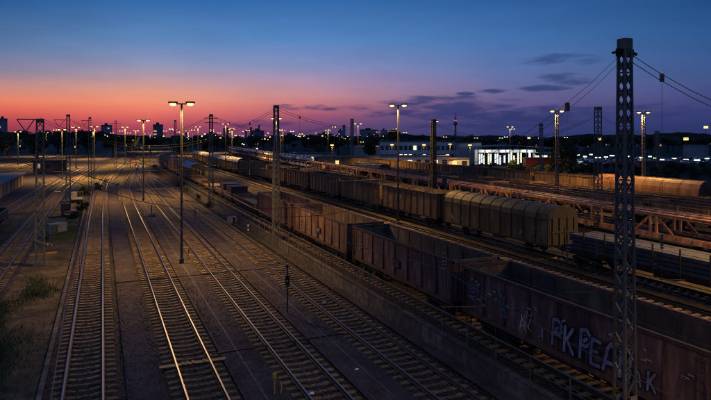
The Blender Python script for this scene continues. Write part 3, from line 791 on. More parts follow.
GL = {'P': [[(.1, 0), (.1, .95), (.5, 1.0), (.85, .8), (.8, .55), (.45, .42), (.15, .45)], [(.35, .6), (.55, .7)]],
      'K': [[(.1, 0), (.1, 1)], [(.8, 1), (.3, .5), (.9, 0)]],
      'E': [[(.85, .95), (.2, 1), (.1, .5), (.15, 0), (.85, .02)], [(.15, .52), (.65, .55)]],
      'A': [[(0, 0), (.25, .8), (.5, 1), (.75, .8), (1, 0)], [(.2, .3), (.8, .3)]],
      'N': [[(.1, 0), (.1, .95), (.85, .1), (.9, .95)]]}
for k, (ch, yy, zz) in enumerate((('P', 7.0, 1.42), ('K', 6.3, 1.38), ('P', 5.45, 1.42), ('E', 4.9, 1.36), ('A', 4.2, 1.36), ('N', 3.5, 1.40))):
    bubble(GL[ch], yy, zz, (1.05, .95, 1.1, .95, 1.05, .9)[k], GW, .012 * k)
bubble(GL['K'], 2.35, 1.35, .6, GW, 0, rk=.09, rf=.05); bubble(GL['A'], 2.9, 1.32, .5, GW, .01, rk=.08, rf=.04)
for i in range(9): decals(GW, -1.508, .3 + i * 1.45, 2.0 + .2 * (i % 3), .7, .4, n=3)
def scribble(y, z, w, h, n, mk, parent, r=.03):
    mb = MB(); p = None
    for i in range(n):
        q = (-1.52, y + random.uniform(0, w), z + random.uniform(0, h))
        if p: mb.beam(p, q, r, .012)
        p = q
    mb.build('spray_tag', mk, parent)
scribble(12.0, 2.1, 1.2, .55, 26, 'graf', GW); scribble(12.1, 1.75, 1.0, .2, 10, 'graf', GW)
scribble(9.9, 1.4, .65, 1.3, 34, 'graf', GW, .04); scribble(8.2, 1.4, .9, .9, 16, 'grafw', GW, .02); scribble(7.3, 1.3, .6, .6, 16, 'graf', GW, .035)

# row 2: covered wagon and brown high sided wagons
def arch(w, z0, h, n=9, p=2.2):
    return [(-w * math.cos(math.pi * i / n), z0 + h * math.sin(math.pi * i / n) ** (1 / 1.25)) for i in range(n + 1)]
def covered_wagon(label, loc, Lb=16.0, pm='olive', rm='olive_dk', cm='olive', bays=10, group=None, rz=0, ze=3.1, zr=4.2):
    t = thing('covered_wagon', label, 'wagon', loc, rz, group); W_ = 1.45; z0 = 1.12; bl = Lb / bays
    pan = MB().box(-.02, .02, 0, bl - .14, 0, ze - z0 - .02).mesh('side_panel', pm)
    rib = MB().box(-.04, .06, -.07, .07, 0, ze - z0).mesh('rib', rm)
    for s in (-1, 1):
        for k in range(bays): ob('side_panel', pan, t, (s * (W_ - .02), k * bl + .07, z0 + .005))
        for k in range(bays + 1): ob('rib', rib, t, (s * W_, min(max(k * bl, .07), Lb - .07), z0), 0 if s > 0 else math.pi)
        MB().box(s * W_ - .07, s * W_ + .07, 0, Lb, z0 - .15, z0).build('sill', rm, t)
        MB().box(s * W_ - .06, s * W_ + .09, -.02, Lb + .02, ze - .01, ze + .08).build('eaves_rail', rm, t)
    pr = arch(W_ + .03, ze + .02, zr - ze); seg = MB().prism(pr, 0.03, bl - .03).mesh('roof_segment', cm, False)
    for k in range(bays): ob('roof_segment', seg, t, (0, k * bl, 0))
    hoop = MB().prism(arch(W_ + .07, ze + .02, zr - ze + .05), -.035, .035).mesh('roof_hoop', rm)
    for k in range(bays + 1): ob('roof_hoop', hoop, t, (0, min(max(k * bl, .04), Lb - .04), 0))
    for y, q in ((-.02, .02), (Lb - .02, Lb + .02)):
        MB().prism([(-W_ + .05, z0)] + arch(W_ - .05, ze, zr - ze - .08) + [(W_ - .05, z0)], y, q).build('end_wall', 'olive_dk', t)
        m = MB(); yy = -.07 if y < 1 else Lb + .07
        for x in (-1.1, -.4, .4, 1.1): m.box(x - .05, x + .05, yy - .05, yy + .05, z0, ze + .2)
        m.box(-1.3, 1.3, yy - .04, yy + .04, 2.1, 2.2); m.build('end_posts', rm, t)
    MB().box(-1.4, 1.4, .02, Lb - .02, z0 - .1, z0).build('floor', rm, t)
    underframe(t, Lb); running_gear(t, Lb, two_axle=True)
    return t
cw = covered_wagon('dull olive covered wagon with bulging ribbed roof in the middle of the yard', (34.3, 38.1, Z2), 16.0)
decals(cw, -1.48, 1, 1.4, 1.5, 1.0); decals(cw, -1.48, 11, 1.4, 3, .6)
scribble(14.0, 1.4, .5, .7, 14, 'grafw', cw, .03); scribble(3.2, 1.4, .4, .5, 10, 'grafw', cw, .03)
m = MB()   # small plate of yellow paint on the roof side
m.box(-1.50, -1.46, 9.0, 9.45, 3.12, 3.24); m.build('roof_plate', 'yellow', cw)
names = ['first brown ribbed open wagon coupled to the covered wagon', 'second brown ribbed open wagon behind the covered wagon', 'third brown ribbed open wagon, below the car carriers', 'fourth dark brown ribbed open wagon in the long row', 'fifth dark brown ribbed open wagon in the long row', 'sixth dark brown open wagon in the long row', 'last brown open wagon before the pale covered wagons']
pb = None
for i in range(7):
    v = 55.4 + i * 14.5
    if pb is None: pb = open_wagon(names[0], (34.3, v, Z2), 13.4, 3.65, 9, 'brown', 'olive_dk', 'rust_in', group='brown ribbed open wagons in the long row', ribw=.16, doorlike=())
    else:
        o = dup(pb, (34.3, v, Z2), label=names[i])
    if i < 3: decals((pb if i == 0 else o), -1.505, 4, 1.4, 6, 1.2, n=9)
def lerp_path(P, v):
    for a, b in zip(P, P[1:]):
        if a[1] <= v <= b[1]:
            f = (v - a[1]) / (b[1] - a[1]); return a[0] + (b[0] - a[0]) * f, -math.atan2(b[0] - a[0], b[1] - a[1])
    return P[-1][0], 0
PR2 = [(34.3, -8), (34.3, 190), (37, 290), (47, 430)]
pc = None
for i in range(6):
    v = 157 + i * 16.6; u, a = lerp_path(PR2, v)
    lab = ['pale grey covered wagon nearest the centre left mast', 'dark grey covered wagon second of the pale row', 'grey covered wagon third of the pale row', 'grey covered wagon fourth of the pale row', 'distant grey covered wagon fifth of the pale row', 'most distant grey covered wagon of the pale row'][i]
    if pc is None: pc = covered_wagon(lab, (u, v, Z2), 15.6, 'olive', 'olive_dk', 'cover_grey', 4, 'grey covered wagons in the distance', a)
    else: dup(pc, (u, v, Z2), a, lab)
# row 1 beyond the open wagons: flat wagons, then covered wagons
def flat_wagon(label, loc, Lb=13.5, kind='sides', rz=0, group=None, rm='rust_dark'):
    t = thing('flat_wagon', label, 'wagon', loc, rz, group)
    m = MB()
    for k in range(30): m.box(-1.38, 1.38, .1 + k * (Lb - .2) / 30, .1 + (k + .93) * (Lb - .2) / 30, 1.2, 1.26)
    m.build('deck_boards', 'wood_sleeper' if kind != 'plain' else 'rust_in', t)
    for s in (-1, 1):
        MB().box(s * 1.42 - .04, s * 1.42 + .04, 0, Lb, 1.05, 1.3).build('side_beam', rm, t)
        if kind == 'sides':
            MB().box(s * 1.43 - .03, s * 1.43 + .03, .4, Lb - .4, 1.31, 1.75).build('drop_side', rm, t)
            MB().box(s * 1.43 - .05, s * 1.43 + .05, .4, Lb - .4, 1.75, 1.80).build('side_edge', 'offwhite', t)
        if kind in ('stakes', 'load'):
            for k in range(8): MB().beam((s * 1.43, .8 + k * (Lb - 1.6) / 7, 1.25), (s * 1.43, .8 + k * (Lb - 1.6) / 7, 2.75), .09, .07).build('stake', rm, t)
    for y in (.05, Lb - .05): MB().box(-1.4, 1.4, y - .05, y + .05, 1.26, 1.26 + (.55 if kind != 'plain' else .1)).build('end_board', rm, t)
    underframe(t, Lb); running_gear(t, Lb)
    return t
flat_wagon('low sided flat wagon with pale rims, coupled behind the rusty open wagons', (18.35, 71.0, Z2), 13.2, 'sides', group='flat wagons behind the open wagons')
flat_wagon('flat wagon carrying black boxes beside the railing', (18.35, 85.2, Z2), 13.2, 'sides', group='flat wagons behind the open wagons')
for k in range(2):
    t = thing('machine_crate', ['black crate at the near end of the second flat wagon', 'black crate at the far end of the second flat wagon'][k], 'crate', (18.35, 88.5 + k * 5.2, Z2 + 1.27))
    MB().box(-1.2, 1.2, -1.9, 1.9, .12, 1.3).build('box', 'black', t); MB().box(-1.2, 1.2, -1.8, -1.5, 0, .12).box(-1.2, 1.2, 1.5, 1.8, 0, .12).build('skid', 'wood', t)
    MB().box(-1.25, 1.25, -1.95, 1.95, 1.3, 1.36).build('lid', 'olive_dk', t)
flat_wagon('flat wagon with upright stakes beside the far end of the railing', (18.35, 99.4, Z2), 13.2, 'stakes', group='flat wagons behind the open wagons')
flat_wagon('second staked flat wagon in front of the blue covered wagon', (18.35, 113.6, Z2), 13.2, 'stakes', group='flat wagons behind the open wagons')
PR1 = [(18.35, -8), (18.35, 120), (18.6, 180), (20.5, 250), (25, 330), (33, 430)]
u, a = lerp_path(PR1, 128)
covered_wagon('blue grey covered wagon standing right of the tall lamp post', (u, 128, Z2), 15.4, 'rust_dark', 'black', 'cover_blue', 4, 'covered wagons near the track throat', a)
pk = None
for i in range(5):
    v = 144.6 + i * 16.4; u, a = lerp_path(PR1, v)
    lab = 'dark wagon %s behind the blue grey covered wagon' % ['directly', 'second', 'third', 'fourth', 'last'][i]
    if pk is None: pk = covered_wagon(lab, (u, v, Z2), 15.2, 'rust_dark', 'black', 'rust_dark', 4, 'covered wagons near the track throat', a, ze=3.0, zr=3.9)
    else: dup(pk, (u, v, Z2), a, lab)
# flat wagons with steel slabs on the covered wagon's track
t1 = flat_wagon('flat wagon loaded with long blue grey steel bars at the right edge', (34.3, 19.6, Z2), 17.2, 'plain', group='flat wagons with steel bars', rm='black')
t2 = flat_wagon('flat wagon loaded with steel bars cut off by the right edge', (34.3, 1.6, Z2), 17.2, 'plain', group='flat wagons with steel bars', rm='black')
sb = MB().box(-.3, .3, -7.6, 7.6, 0, .23).mesh('steel_bar', 'slab')
for w, yc in (('nearer', 28.2), ('cut off', 10.2)):
    for r_ in range(4):
        for c_ in range(4):
            o = ob('steel_bar', sb, None, (34.3 - 1.02 + c_ * .68 + random.uniform(-.03, .03), yc + random.uniform(-.3, .3), Z2 + 1.33 + r_ * .29), random.uniform(-.003, .003))
            tag(o, '%s layer steel bar, %s, on the %s flat wagon' % (('lowest', 'second', 'third', 'top')[r_], ('nearest column', 'second column', 'third column', 'farthest column')[c_], 'fully visible' if w == 'nearer' else 'cut off'), 'steel bar', 'blue grey steel bars stacked on the flat wagons')
    for r_ in range(4):
        for y in (-5, 0, 5):
            tag(MB().box(-1.35, 1.35, -.06, .06, 0, .06).build('timber_bearer', 'wood', loc=(34.3, yc + y, Z2 + 1.27 + r_ * .29)), 'thin timber bearer between layers of steel bars', 'timber', 'timber bearers under the steel bars')
for k in range(9):
    y = 20.2 + k * 2.0
    tag(MB().beam((0, 0, 0), (0, 0, 1.9), .09, .07).build('stake_post', 'black', loc=(32.72, y, Z2 + 1.0)), 'dark upright stake beside the stacked steel bars', 'stake', 'stakes beside the steel bars')

# row 3: orange car carriers
def car_carrier(label, loc, Lb=13.6, rz=0, group=None):
    t = thing('car_carrier', label, 'wagon', loc, rz, group); W_ = 1.42
    for s in (-1, 1):
        MB().box(s * W_ - .07, s * W_ + .07, 0, Lb, .62, 1.12).build('lower_beam', 'rack', t)
        m = MB().box(s * W_ - .06, s * W_ + .06, -.3, Lb + .3, 2.62, 2.84).box(s * W_ - .10, s * W_ + .10, -.3, Lb + .3, 2.84, 2.88)
        m.build('upper_beam', 'rack', t)
        for y in (.25, Lb * .5 - .35, Lb * .5 + .35, Lb - .25): MB().box(s * W_ - .07, s * W_ + .07, y - .11, y + .11, 1.08, 2.62).build('post', 'rack', t)
        for a, b in ((Lb * .5 - .45, Lb * .5 - 2.1), (Lb * .5 + .45, Lb * .5 + 2.1)):
            MB().beam((s * W_, a, 2.55), (s * W_, b, 1.12), .1, .22).build('brace', 'rack', t)
        for k in range(8): MB().box(s * (W_ + .09) - .02, s * (W_ + .09) + .02, .9 + k * 1.6, 1.05 + k * 1.6, .8, 1.0).build('lashing_eye', 'rack_dk', t)
        MB().poly([(s * W_, 0.2, 3.35), (s * W_, Lb - .2, 3.35)], .02, 5).build('hand_wire', 'galv', t)
        for k in range(5): MB().tube((s * W_, .2 + k * (Lb - .4) / 4, 2.86), (s * W_, .2 + k * (Lb - .4) / 4, 3.35), .022, n=5).build('stanchion', 'galv', t)
    for k in range(22):
        y = .05 + k * (Lb / 22)
        for x in (-.78, .78): MB().box(x - .36, x + .36, y, y + Lb / 22 - .04, 2.74, 2.80 + .03 * (k % 2)).build('deck_plate', 'rack', t)
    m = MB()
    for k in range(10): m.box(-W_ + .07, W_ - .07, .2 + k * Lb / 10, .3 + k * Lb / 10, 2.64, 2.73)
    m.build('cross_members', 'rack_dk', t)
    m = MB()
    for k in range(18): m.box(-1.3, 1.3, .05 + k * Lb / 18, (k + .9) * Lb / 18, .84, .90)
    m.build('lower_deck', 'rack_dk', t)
    running_gear(t, Lb, two_axle=True, bz=1.0)
    return t
pcar = None; v = 4.0; i = 0
ords = ['cut off at the right edge', 'first fully in view at the right', 'behind the steel bars', 'behind the large mast', 'right behind the covered wagon', 'above the covered wagon roof', 'above the brown wagon row', 'seventh from the right', 'eighth from the right', 'left of centre', 'next to the loaded carriers', 'last empty one']
while v < 160:
    u, a = lerp_path(P3, v)
    lab = 'empty orange double deck car carrier, ' + ords[min(i, 11)]
    if pcar is None: pcar = car_carrier(lab, (u, v, Z2), rz=a, group='orange car carriers')
    else: dup(pcar, (u, v, Z2), a, lab)
    v += 14.5; i += 1
carv0 = v
# simpler loaded carriers with new cars
def car_mesh(mk):
    mb = MB(); w = .88
    lo = [(-2.15, .35), (-2.2, .7), (-2.0, .88), (-1.2, .98), (1.6, 1.0), (2.1, .92), (2.15, .35)]
    hi = [(-1.25, .96), (-.55, 1.42), (.85, 1.45), (1.65, .98)]
    def pr(pp, w0, m, w1=None):
        w1 = w1 or w0; n = len(pp); vs = [(-w0 if z < 1.2 else -w1, y, z) for y, z in pp] + [(w0 if z < 1.2 else w1, y, z) for y, z in pp]
        mb.add(vs, [(i, (i + 1) % n, n + (i + 1) % n, n + i) for i in range(n)] + [tuple(range(n))[::-1], tuple(range(n, 2 * n))], m)
    pr(lo, w, 0); pr(hi, w - .06, 1, w - .2); mb.box(-w + .22, w - .22, -.5, .85, 1.43, 1.48, 0)
    return mb.mesh('car_body', [mk, 'glass'])
CARW = MB().tube((-.9, 0, .32), (-.7, 0, .32), .32, n=12).tube((.7, 0, .32), (.9, 0, .32), .32, n=12).tube((-.72, 0, .32), (.72, 0, .32), .05, n=6).mesh('wheels', 'black')
CARM = {k: car_mesh(k) for k in ('car_white', 'car_silver', 'car_blue', 'car_red', 'car_dark')}
def car(mk, loc, rz, label, group, nm='new_car', cat='car'):
    t = thing(nm, label, cat, loc, rz, group); ob('body', CARM[mk], t)
    for y in (-1.3, 1.3): ob('axle_wheels', CARW, t, (0, y, 0))
    return t
def loaded(label, loc, rz, Lb=13.6):
    t = thing('car_carrier', label, 'wagon', loc, rz, 'loaded car carriers')
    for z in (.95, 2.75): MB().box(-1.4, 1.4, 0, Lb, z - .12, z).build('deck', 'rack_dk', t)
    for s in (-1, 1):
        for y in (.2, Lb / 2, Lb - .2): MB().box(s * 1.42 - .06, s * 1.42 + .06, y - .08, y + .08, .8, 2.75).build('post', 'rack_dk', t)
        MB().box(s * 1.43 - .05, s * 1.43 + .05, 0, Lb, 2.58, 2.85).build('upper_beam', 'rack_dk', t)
    running_gear(t, Lb, two_axle=True)
pl = None
v = carv0; k = 0
while v < 345:
    u, a = lerp_path(P3, v); loaded('double deck car carrier loaded with new cars', (u, v, Z2), a)
    for j in range(3):
        for z in (.96, 2.76):
            mk = random.choices(['car_white', 'car_silver', 'car_blue', 'car_dark', 'car_red'], [6, 4, 2, 1, .5])[0]
            y = 2.4 + j * 4.4; d = Vector((-math.sin(a), math.cos(a)))
            adj = {'car_white': 'white', 'car_silver': 'silver', 'car_blue': 'blue', 'car_dark': 'black', 'car_red': 'red'}[mk]
            car(mk, (u + d.x * y, v + d.y * y, Z2 + z), a, '%s new car on the %s deck of a car carrier' % (adj, 'upper' if z > 2 else 'lower'), '%s new cars on %s decks' % (adj, 'upper' if z > 2 else 'lower'))
    v += 14.5; k += 1

# row 4: low ribbed wagons with AFC lettering; row 5: ochre hopper wagons and dark open wagons
pr4 = None
l4 = ['low ribbed wagon behind the car carriers at the right edge', 'low ribbed wagon right of the large mast', 'low ribbed brown wagon with pale letters behind the car carriers', 'low ribbed wagon above the covered wagon end', 'low ribbed wagon above the covered wagon', 'low ribbed wagon right of the dark mast', 'low ribbed wagon behind the dark mast', 'low ribbed wagon left of the dark mast', 'low ribbed wagon next to the round hopper']
for i in range(8):
    v = 6 + i * 14.4; u, a = lerp_path(P4, v)
    if pr4 is None: pr4 = open_wagon(l4[0], (u, v, Z2), 13.4, 2.75, 9, 'brown', 'rack_dk', 'rust_in', rz=a, group='low ribbed wagons behind the car carriers', ribw=.2, doorlike=()); o = pr4
    else: o = dup(pr4, (u, v, Z2), a, l4[i])
    if i == 3: W4 = o
letters('AFC', 10.2, 1.3, 1.25, ('grafw', 'grafw'), (.03, .02), W4, 1.25)
def hopper(label, loc, Lb=18.0, rz=0, group=None, m='orange'):
    t = thing('hopper_wagon', label, 'wagon', loc, rz, group); W_ = 1.5
    pr = [(-W_, 2.0)] + [(-W_ * math.cos(math.pi * i / 12), 2.5 + 1.45 * math.sin(math.pi * i / 12)) for i in range(13)] + [(W_, 2.0)]
    n = 6; bl = Lb / n
    seg = MB().prism(pr, .02, bl - .02).mesh('barrel_segment', m, False)
    for k in range(n): ob('barrel_segment', seg, t, (0, k * bl, 0))
    pr2 = [(x * 1.015, 2.5 + (z - 2.5) * 1.02) for x, z in pr]
    for k in range(n + 1): MB().prism(pr2, -.04, .04).build('hoop', m, t, (0, k * bl, 0))
    for y in (-.05, Lb + .01): MB().prism([(x * .97, z) for x, z in pr], y, y + .04).build('end_wall', 'rust_dark', t)
    for k in range(4):
        y = 2.3 + k * (Lb - 4.6) / 4; q = (Lb - 4.6) / 4 - .15
        mb = MB(); mb.add([(-1.4, y, 2.0), (1.4, y, 2.0), (1.4, y + q, 2.0), (-1.4, y + q, 2.0), (-.8, y + .5, .9), (.8, y + .5, .9), (.8, y + q - .5, .9), (-.8, y + q - .5, .9)], [(3, 2, 1, 0), (4, 5, 6, 7), (0, 1, 5, 4), (1, 2, 6, 5), (2, 3, 7, 6), (3, 0, 4, 7)])
        mb.build('hopper_chute', 'rust_dark', t)
    for s in (-1, 1):
        MB().box(s * 1.42 - .05, s * 1.42 + .05, 0, Lb, 1.85, 2.0).build('side_rail', 'rust_dark', t)
        for k in range(7): MB().box(s * 1.42 - .05, s * 1.42 + .05, .4 + k * (Lb - .8) / 6 - .05, .4 + k * (Lb - .8) / 6 + .05, 1.1, 1.85).build('post', 'rust_dark', t)
    m2 = MB()
    for y in (-.25, Lb + .25):
        for x in (-.9, .9): m2.beam((x, y, 1.1), (x, y, 3.2), .06)
        for z in (1.5, 2.0, 2.5, 3.0): m2.beam((-.9, y, z), (.9, y, z), .05)
    m2.build('end_ladder', 'rust_dark', t)
    MB().tube((-.3, 1, 4.0), (-.3, Lb - 1, 4.0), .05, n=6).build('roof_pipe', m, t)
    underframe(t, Lb, w=1.3); running_gear(t, Lb)
    return t
hopper('ochre barrel roofed hopper wagon right of the large mast', (73.6, 55.0, Z2), group='ochre barrel roofed hopper wagons')
u, a = lerp_path(P4, 119); hopper('tan barrel roofed wagon left of the striped lamp post', (u, 119, Z2), 14, a, group='ochre barrel roofed hopper wagons', m='brown')
l5 = ['brown open wagon at the right edge beside the ochre hopper wagon', 'second brown open wagon beyond the right edge'] + ['%s dark open wagon of the far row left of the ochre hopper wagon' % q for q in ('first', 'second', 'third', 'fourth', 'fifth', 'sixth', 'seventh', 'eighth', 'ninth')]
vs5 = [39.5, 24.5] + [74.2 + 14.6 * k for k in range(9)]
pr5 = None
for i, v in enumerate(vs5):
    u, a = lerp_path(P5, v)
    if pr5 is None: pr5 = open_wagon(l5[0], (u, v, Z2), 13.4, 3.3, 9, 'brown', 'rust_dark', 'rust_in', rz=a, group='dark open wagons of the far row', ribw=.2, doorlike=())
    else: dup(pr5, (u, v, Z2), a, l5[i])
l6 = None
for i in range(9):
    v = 22 + i * 14.4; u, a = lerp_path([(66, -8), (66, 180), (74, 330)], v)
    lab = '%s low dark wagon in the gap between the ribbed wagons and the far row' % ('first', 'second', 'third', 'fourth', 'fifth', 'sixth', 'seventh', 'eighth', 'ninth')[i]
    if l6 is None: l6 = open_wagon(lab, (u, v, Z2), 13.4, 2.3, 9, 'rust', 'rack_dk', 'rust_in', rz=a, group='low dark wagons of the far yard', ribw=.2, doorlike=())
    else: dup(l6, (u, v, Z2), a, lab)
# left edge: flat wagon on the paved siding
flat_wagon('dark low flat wagon cut off by the left picture edge', (-12.0, 71, 0), 13.0, 'sides', group=None, rm='black')

# ------------------------------------------------------------------ foliage
def crown_mesh(seed, rx, rz_, n, leaf=.28, lobes=7):
    r = random.Random(seed); cs = []
    for k in range(lobes):
        a = r.uniform(0, 6.28); q = r.uniform(.15, .6)
        cs.append((math.cos(a) * q * rx, math.sin(a) * q * rx, r.uniform(-.6, .75) * rz_, r.uniform(.34, .62)))
    vs = []; fs = []
    for i in range(n):
        c = cs[i % lobes]; d = Vector((r.gauss(0, 1), r.gauss(0, 1), r.gauss(0, 1))).normalized() * (r.uniform(.55, 1) * c[3])
        p = Vector((c[0] + d.x * rx, c[1] + d.y * rx, c[2] + d.z * rz_))
        a = Vector((r.uniform(-1, 1), r.uniform(-1, 1), r.uniform(-1, 1))).normalized(); b = a.orthogonal().normalized()
        l = leaf * r.uniform(.6, 1.4); k = len(vs)
        vs += [tuple(p - a * l), tuple(p + b * l * .6), tuple(p + a * l), tuple(p - b * l * .6)]; fs.append((k, k + 1, k + 2, k + 3))
    me = bpy.data.meshes.new('crown'); me.from_pydata(vs, [], fs); me.materials.append(M['leaf']); return me
TR = [crown_mesh(k, 3.2, 3.4, 1500, .34, 8 + k) for k in range(4)]
BU = [crown_mesh(10 + k, 1.5, 1.0, 700, .16, 6 + k) for k in range(3)]
def trunk_mesh(k):
    r = random.Random(k); mb = MB(); mb.tube((0, 0, 0), (.1, .1, 3.2), .28, .17, 8); mb.tube((.1, .1, 3.2), (.2, 0, 6.5), .17, .05, 6)
    for i in range(5):
        a = r.uniform(0, 6.28); mb.tube((.1, .1, 2.6 + i * .5), (math.cos(a) * 2, math.sin(a) * 2, 4.6 + i * .6), .09, .03, 5)
    return mb.mesh('trunk', 'bark')
TK = [trunk_mesh(k) for k in range(2)]
def tree(x, D, h, label, group, z=-.3, w=1.0):
    p = at(x, D, z); t = thing('broadleaf_tree', label, 'tree', p, random.uniform(0, 6), group)
    s = h / 8.2; t.scale = (s * w, s * w, s)
    ob('trunk', random.choice(TK), t); ob('crown', random.choice(TR), t, (0, 0, 5.2)); return t
def bush(u, v, s, label, group, z=-.3):
    t = thing('bush', label, 'bush', (u, v, z), random.uniform(0, 6), group); t.scale = (s, s, s * random.uniform(.8, 1.2))
    ob('crown', random.choice(BU), t, (0, 0, .75)); m = MB()
    for k in range(4): m.tube((0, 0, 0), (random.uniform(-.6, .6), random.uniform(-.6, .6), .9), .03, n=4)
    m.build('stems', 'bark', t); return t

# grass and weeds at the left
def grass(pts, n, label, h=.22, z=-.27):
    vs = []; fs = []
    for i in range(n):
        cx, cy, rx, ry = random.choice(pts)
        a = random.uniform(0, 6.28); q = abs(random.gauss(0, .62)) * (.75 + .25 * math.sin(3 * a + cx))
        x = cx + math.cos(a) * q * rx; y = cy + math.sin(a) * q * ry; hh = h * random.uniform(.3, 1.2); d = random.uniform(0, 6.28); w = .02
        k = len(vs); vs += [(x - w * math.cos(d), y - w * math.sin(d), z), (x + w * math.cos(d), y + w * math.sin(d), z), (x + random.uniform(-.1, .1), y + random.uniform(-.1, .1), z + hh)]; fs.append((k, k + 1, k + 2))
    me = bpy.data.meshes.new('grass'); me.from_pydata(vs, [], fs); me.materials.append(M['grass']); return stuff(ob('grass', me), label, 'grass')
grass([(-5.2, 33, 1.6, 6), (-5.2, 33, 1.9, 9), (-4.9, 28, 1.3, 5), (-6.0, 41, 1.0, 6), (-4.2, 47, 1.2, 4), (-3.8, 74, 1.6, 9), (-3.2, 88, 1.4, 10)], 42000, 'short dull green grass on the soil beside the left track')
grass([(-2.4, 100, 2.2, 26), (.5, 160, 1.5, 24), (14.8, 60, .5, 30), (14.8, 100, .6, 20), (3, 190, 1.5, 20)], 9000, 'thin weeds between the tracks further up the yard', .3)
for i, (u, v, s) in enumerate(((-3.4, 84, .5), (-2.6, 96, .7), (-3.8, 110, .8), (-2.9, 120, .9), (-.9, 131, .8), (-5.3, 68, .35), (14.9, 92, .5), (15.0, 104, .6), (15.2, 120, .8), (15.6, 133, .7))):
    bush(u, v, s, 'small dark bush growing between the tracks', 'small bushes between the tracks')
for i in range(46):
    v = 40 + i * 8.6; bush(-58 - random.uniform(0, 3), v, random.uniform(1.0, 1.9), 'dark bush at the foot of the left embankment', 'bushes along the left embankment')
for i in range(34):
    v = 40 + i * 10; bush(86 + random.uniform(-2.5, 4.5), v, random.uniform(1.0, 1.7), 'dark bush on the verge beyond the far yard track', 'bushes on the verge beyond the far yard track', .2)

for i in range(52):
    q = at(505 + i * 4.3 + random.uniform(-2, 2), random.uniform(150, 205), .1)
    if q.x < 83: continue
    bush(q.x, q.y, random.uniform(.9, 1.7), '%s dark bush in the overgrown strip, %s' % ('large' if i % 2 else 'small', where(505 + i * 4.3)), 'bushes in the overgrown strip before the car park', -.1)
# stones scattered on the ballast shoulders nearest the camera
vs = []; fs = []
for i in range(24000):
    u = random.choice([-.7, 3.9, 8.44, 13.1]) + random.choice([-1, 1]) * random.choice([random.uniform(.86, 1.6), 1.5 + abs(random.gauss(0, .35))]) if random.random() < .6 else random.choice([-.7, 3.9, 8.44, 13.1]) + random.uniform(-.6, .6)
    v = 14 + 40 * random.random() ** 1.4; s = random.uniform(.02, .05); z = -.215 if random.random() < .0 else -.2
    z = -.112 if min(abs(u - q) for q in (1.75, 6.17, 10.77)) < .8 else -.215; k = len(vs); a = random.uniform(0, 6); c, d = math.cos(a) * s, math.sin(a) * s
    vs += [(u + c, v + d, z), (u - d, v + c, z + .01), (u - c, v - d, z), (u + d, v - c, z + .01), (u + random.uniform(-.01, .01), v, z + s * 1.1)]
    fs += [(k, k + 1, k + 4), (k + 1, k + 2, k + 4), (k + 2, k + 3, k + 4), (k + 3, k, k + 4)]
me = bpy.data.meshes.new('loose_stones'); me.from_pydata(vs, [], fs); me.materials.append(M['stone']); stuff(ob('loose_stones', me), 'loose track stones lying among the foreground sleepers', 'gravel')

# ------------------------------------------------------------------ small trackside things
def post_signal(u, v, h, label, z=-.25, box=True):
    t = thing('signal_post', label, 'signal post', (u, v, z), CX)
    MB().tube((0, 0, 0), (0, 0, h), .045, n=8).build('post', 'pole', t)
    MB().box(-.16, .16, -.16, .16, 0, .14).build('foot', 'concrete', t)
    if box:
        b = MB().box(-.11, .11, -.14, .14, h * .62, h * .82).build('box', 'black', t); MB().tube((0, -.14, h * .72), (0, -.18, h * .72), .07, n=10).build('dial', 'offwhite', b)
        MB().beam((-.14, 0, h), (.14, 0, h), .05).box(-.06, .06, -.05, .05, h, h + .12).build('cap', 'pole', t)
    return t
post_signal(10.2, 34.6, 2.9, 'slim dark post with a box on it, beside the third foreground track')
post_signal(10.8, 77.5, 1.5, 'short dark post on the path behind the tall lamp post')
def hydrant(u, v, label, h=.8):
    t = thing('point_lantern', label, 'trackside marker', (u, v, -.25), CX)
    MB().tube((-.1, 0, 0), (-.1, 0, h), .04, n=8).build('post', 'yellow', t); MB().poly([(.12, 0, 0), (.2, 0, h * .5), (.14, 0, h * .8)], .03, 6).build('lever', 'yellow', t)
    MB().tube((-.1, 0, h), (-.1, 0, h + .16), .09, n=10).build('head', 'yellow', t); MB().box(-.25, .25, -.15, .15, 0, .1).build('foot', 'concrete', t)
hydrant(6.6, 23.9, 'yellow trackside marker post at the bottom edge of the view')
hydrant(6.95, 53.2, 'yellow trackside marker with lever left of the tall lamp post foot', 1.0)
t = thing('point_motor', 'pale point machine with rods beside a short post on the middle path', 'point machine', (6.1, 84, -.25))
MB().box(-.5, .5, -.5, .5, 0, .28).build('base', 'concrete', t); MB().box(-.3, .35, -.25, .25, .28, .6).build('housing', 'offwhite', t); MB().tube((-1.6, 0, .25), (.2, 0, .25), .035, n=6).build('rod', 'yellow', t); MB().tube((0, .35, 0), (0, .35, 1.6), .06, n=8).build('post', 'black', t)
t = thing('cable_drum', 'tangled pale cable drum lying by the retaining wall', 'cable drum', (14.75, 74, -.3), .6)
MB().tube((-.35, 0, .5), (-.3, 0, .5), .5, n=16).build('flange', 'offwhite', t); MB().tube((.3, 0, .5), (.35, 0, .5), .5, n=16).build('flange', 'offwhite', t); MB().tube((-.3, 0, .5), (.3, 0, .5), .3, n=14).build('cable_coil', 'black', t)
t = thing('marker_post', 'short black and white striped post by the retaining wall', 'marker post', (14.95, 66, -.25))
for k in range(5): MB().tube((0, 0, k * .24), (0, 0, k * .24 + .24), .07, n=8).build('band', 'white' if k % 2 else 'black', t)
